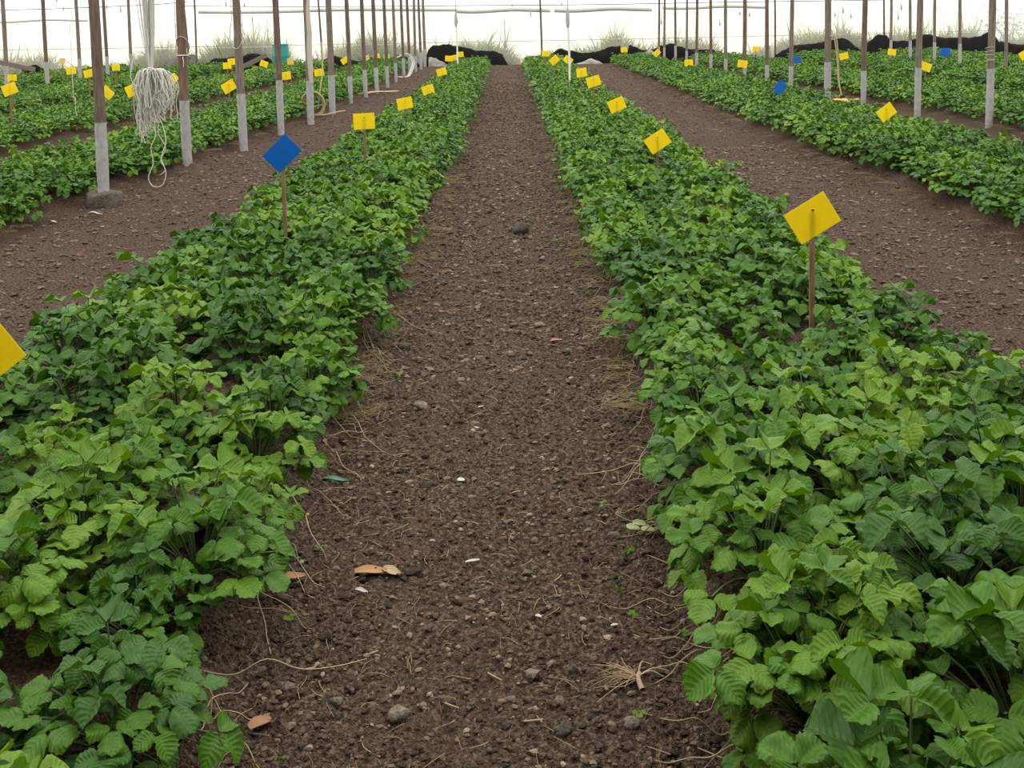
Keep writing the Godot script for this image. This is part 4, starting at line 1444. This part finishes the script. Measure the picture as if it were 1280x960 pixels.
func build_litter() -> void:
	for a in [[0.05, 6.14, 0.050, 0.050, "angular dark stone standing up in the middle of the path", "dark_stone"], [-0.02, 6.16, 0.018, 0.014, "small dark stone touching the angular one", "dark_stone"], [-0.23, 1.81, 0.024, 0.015, "flat tan stone, largest on the path beside the dry roots", "stone"], [-0.02, 1.86, 0.012, 0.008, "small flat tan stone next to the dry twig", "stone"],
			[0.07, 1.85, 0.012, 0.010, "round brown pebble near the clump of dry roots", "stone"], [0.11, 4.23, 0.026, 0.012, "flat pale stone half buried in the path", "stone"], [-0.31, 3.34, 0.026, 0.017, "brown clod-like stone with a smaller one beside it", "stone"], [-0.33, 3.36, 0.014, 0.010, "little stone beside the brown clod-like stone", "stone"],
			[-0.13, 3.21, 0.018, 0.010, "pale flat stone beside two white chips", "stone"], [0.04, 2.48, 0.011, 0.009, "round pinkish pebble below the dry straw", "stone"], [0.24, 2.49, 0.018, 0.013, "tan stone beside the wilted weed", "stone"], [0.29, 3.18, 0.016, 0.008, "flat grey slate chip by the runners", "stone"], [-0.35, 1.86, 0.013, 0.009, "grey pebble near the brown curled leaf", "stone"],
			[0.20, 1.78, 0.016, 0.010, "greyish stone below the dry roots", "stone"], [0.075, 1.77, 0.019, 0.014, "rounded dark stone left of the dry roots", "dark_stone"], [-0.44, 4.0, 0.03, 0.016, "broad flat stone at the edge of the path", "dark_stone"], [0.42, 2.16, 0.03, 0.014, "reddish flat stone under the overhanging leaves", "stone"], [-0.45, 1.9, 0.013, 0.01, "small reddish pebble by the young runner leaf", "stone"]]:
		solo("stone", stone_mesh(int(a[1] * 100.0), Vector3(a[2], a[3], a[2] * 0.8), 0.5, M[a[5]]), a[4], "stone", ground_at(a[0], a[1], a[3] * 0.35))
	scrap("dry_leaf", -0.345, 2.31, 0.075, 0.035, 0.1, M.dry_leaf, "curled orange-brown dry leaf lying on the path", "leaf", 0.25)
	scrap("dry_leaf", -0.30, 2.318, 0.05, 0.03, -0.5, M.root, "folded tan dry leaf touching the orange-brown one", "leaf", 0.25)
	scrap("dry_leaf", -0.52, 2.27, 0.06, 0.03, 0.3, M.dry_leaf, "pale dry leaf under the edge of the bed by the posts", "leaf", 0.25)
	scrap("dry_leaf", -0.48, 1.80, 0.045, 0.03, 0.8, M.brown_leaf, "crumpled dark brown leaf below the young runner leaf", "leaf", 0.25)
	scrap("dry_leaf", 0.17, 4.0, 0.05, 0.03, 0.4, M.brown_leaf, "small reddish dead leaf on the open side of the path", "leaf", 0.25)
	scrap("paper_scrap", -0.157, 2.80, 0.020, 0.022, 0.2, M.paper, "tiny square white scrap in the middle of the path", "scrap", 0.1)
	scrap("paper_scrap", -0.11, 2.37, 0.036, 0.010, 0.35, M.paper, "long thin white sliver lying on the path", "scrap", 0.2)
	scrap("paper_scrap", -0.355, 2.22, 0.030, 0.014, -0.2, M.paper, "curled white scrap below the orange-brown dry leaf", "scrap", 0.5)
	scrap("paper_scrap", -0.115, 3.33, 0.020, 0.008, 0.6, M.paper, "white chip, larger of two beside the pale flat stone", "scrap", 0.2)
	scrap("paper_scrap", -0.125, 3.17, 0.016, 0.008, -0.4, M.paper, "white chip, smaller of two beside the pale flat stone", "scrap", 0.2)
	scrap("paper_scrap", 0.04, 2.12, 0.014, 0.009, -0.4, M.paper, "small white fleck on the open side of the path", "scrap", 0.2)
	scrap("paper_scrap", 0.20, 2.09, 0.016, 0.007, 0.4, M.paper, "white fleck beside the crumbled roots", "scrap", 0.2)
	scrap("paper_scrap", -2.83, 6.9, 0.09, 0.04, 0.2, M.paper, "white lump lying below the concrete footing", "scrap", 0.6)
	scrap("paper_scrap", -3.05, 6.75, 0.06, 0.03, -0.3, M.sheet_grey, "greyish scrap beside the white lump at the footing", "scrap", 0.4)
	scrap("plastic_scrap", -0.515, 2.83, 0.075, 0.022, -0.15, M.green_plastic, "torn dark green plastic scrap at the bed's edge", "scrap", 0.4)
	for a in [[-0.05, 1.92, 0.04, -0.7], [0.02, 1.80, 0.035, 0.1], [-0.3, 2.0, 0.022, 0.6], [0.0, 2.74, 0.03, 0.3], [-0.09, 5.3, 0.10, 0.2], [-0.13, 1.83, 0.03, -0.5], [0.09, 2.3, 0.03, 1.0], [-0.42, 1.96, 0.022, 0.4]]:
		var mb := MB.new()
		strand(mb, smooth_path([Vector3(-a[2] / 2, 0.003, 0), Vector3(0, 0.006, 0.004), Vector3(a[2] / 2, 0.003, 0)], 3), 0.0022, 0.0016, 5)
		var o := solo("dry_twig", mb.commit(M.root), "short pale twig lying loose on the dirt path", "twig", ground_at(a[0], a[1], 0.002), "loose twigs on the path")
		o.rotation.y = a[3]
	# a pulled-up clump of dry roots
	var rt := thing("dry_roots", "pulled-up clump of pale dry roots lying on the path", "roots", ground_at(0.20, 1.90, 0.004))
	var cr := MB.new()
	strand(cr, smooth_path([Vector3(0.03, 0.006, 0.035), Vector3(0.025, 0.012, 0.01), Vector3(0.03, 0.014, -0.004)], 4), 0.006, 0.004, 7)
	part("crown", cr.commit(M.root), rt)
	var hairs := MB.new()
	for k in 34:
		var a := rng.randf_range(2.2, 3.9)
		var l := rng.randf_range(0.03, 0.10)
		var s := Vector3(0.025, 0.01, 0.005)
		strand(hairs, smooth_path([s, s + Vector3(cos(a) * l * 0.5, rng.randf_range(0, 0.012), -sin(a) * l * 0.5), s + Vector3(cos(a + rng.randf_range(-0.3, 0.3)) * l, rng.randf_range(-0.006, 0.008), -sin(a + rng.randf_range(-0.3, 0.3)) * l)], 4), 0.0011, 0.0005, 4)
	for q in [[0.0, 0.05], [1.2, 0.05], [0.25, 0.065]]:
		strand(hairs, smooth_path([Vector3(0.025, 0.012, 0.005), Vector3(0.025 + cos(q[0]) * q[1] * 0.5, 0.02, -sin(q[0]) * q[1] * 0.5), Vector3(0.025 + cos(q[0]) * q[1], 0.008, -sin(q[0]) * q[1])], 4), 0.002, 0.0012, 5)
	part("rootlets", hairs.commit(M.root), rt)
	# a wilted weed by the other bed
	var wd := thing("wilted_weed", "wilted pale green weed lying at the bed's foot", "weed", ground_at(0.37, 2.50, 0.004))
	var ws := MB.new()
	for k in 5:
		var l := rng.randf_range(0.05, 0.12)
		strand(ws, smooth_path([Vector3(0.04, 0.006, 0), Vector3(0.0, 0.015, rng.randf_range(-0.02, 0.02)), Vector3(0.04 - l, 0.006, rng.randf_range(-0.04, 0.04))], 4), 0.002, 0.001, 5)
	part("stalks", ws.commit(M.runner_pale), wd)
	for k in 4:
		var wl := MB.new()
		leaflet(wl, Transform3D(Basis.from_euler(Vector3(-0.3, -PI / 2 + rng.randf_range(-0.5, 0.5), rng.randf_range(-0.6, 0.6))), Vector3(-0.01 - 0.018 * k, 0.012, rng.randf_range(-0.02, 0.02))), 0.035, 0.016, 0.4, 0.2, 0.2, 8, 4, rng)
		part("leaf", wl.commit(M.wilted), wd)
	# loose straw trodden into the soil
	var root := Node3D.new()
	root.name = "trodden_straw"
	add_child(root)
	tag(root, "thin bits of straw and root fibre trodden into the dirt path", "straw")
	root.set_meta("kind", "stuff")
	for v in 3:
		var mb := MB.new()
		strand(mb, smooth_path([Vector3(-0.02, 0.001, 0), Vector3(-0.005, 0.004, rng.randf_range(-0.005, 0.005)), Vector3(0.02, 0.001, rng.randf_range(-0.006, 0.006))], 2), 0.0008, 0.0006, 4)
		var mesh := mb.commit(M.clod)
		var places := []
		var colors := []
		for k in 420:
			var d := 1.3 * pow(10.0, rng.randf())
			var s := rng.randf_range(0.4, 1.2) * (1.0 + 0.06 * d)
			places.append(Transform3D(Basis.from_euler(Vector3(0, rng.randf() * TAU, rng.randf_range(-0.2, 0.2))).scaled(Vector3(s, 1.0 + 0.1 * d, 1.0 + 0.1 * d)), ground_at(rng.randf_range(-0.62, 0.55), d, 0.003)))
			colors.append(Color(0.30, 0.22, 0.14).lerp(Color(0.16, 0.11, 0.07), rng.randf()))
		copies("straw", mesh, places, colors, root)


func _ready() -> void:
	rng.seed = 20240611
	noise.seed = 11
	noise.frequency = 0.05
	noise.fractal_octaves = 3
	fine.seed = 23
	fine.frequency = 0.22
	fine.fractal_octaves = 3
	# camera: eye 1.3 m above the path, the picture is the lower part of an upright photograph
	var cam := Camera3D.new()
	cam.name = "camera"
	add_child(cam)
	cam.position = Vector3(0, 1.3, 0)
	cam.basis = Basis(Vector3.UP, deg_to_rad(-0.1884)) * Basis(Vector3.RIGHT, deg_to_rad(-3.804)) * Basis(Vector3.BACK, deg_to_rad(-1.2))
	cam.projection = Camera3D.PROJECTION_FRUSTUM
	cam.near = 0.1
	cam.far = 2000.0
	cam.size = 0.1 * 960.0 / 1280.0
	cam.frustum_offset = Vector2(0, -0.1 * 373.0 / 1280.0)
	cam.current = true
	# an evenly overcast sky, the only light of the greenhouse
	var env := Environment.new()
	env.background_mode = Environment.BG_SKY
	var sky := ProceduralSkyMaterial.new()
	sky.sky_top_color = lin(1.50, 1.50, 1.46)
	sky.sky_horizon_color = lin(0.66, 0.665, 0.64)
	sky.sky_curve = 0.25
	sky.ground_bottom_color = lin(0.10, 0.09, 0.07)
	sky.ground_horizon_color = lin(0.16, 0.16, 0.12)
	env.sky = Sky.new()
	env.sky.sky_material = sky
	env.tonemap_mode = Environment.TONE_MAPPER_LINEAR
	env.tonemap_exposure = 2.6
	env.sdfgi_enabled = true
	env.ssao_enabled = true
	env.ssil_enabled = true
	var we := WorldEnvironment.new()
	we.name = "sky"
	we.environment = env
	add_child(we)

	make_materials()
	build_floor()
	build_shell()
	build_plants()
	build_posts()
	build_cards()
	build_wall_foot()
	build_outside()
	build_runners()
	build_clods()
	build_litter()
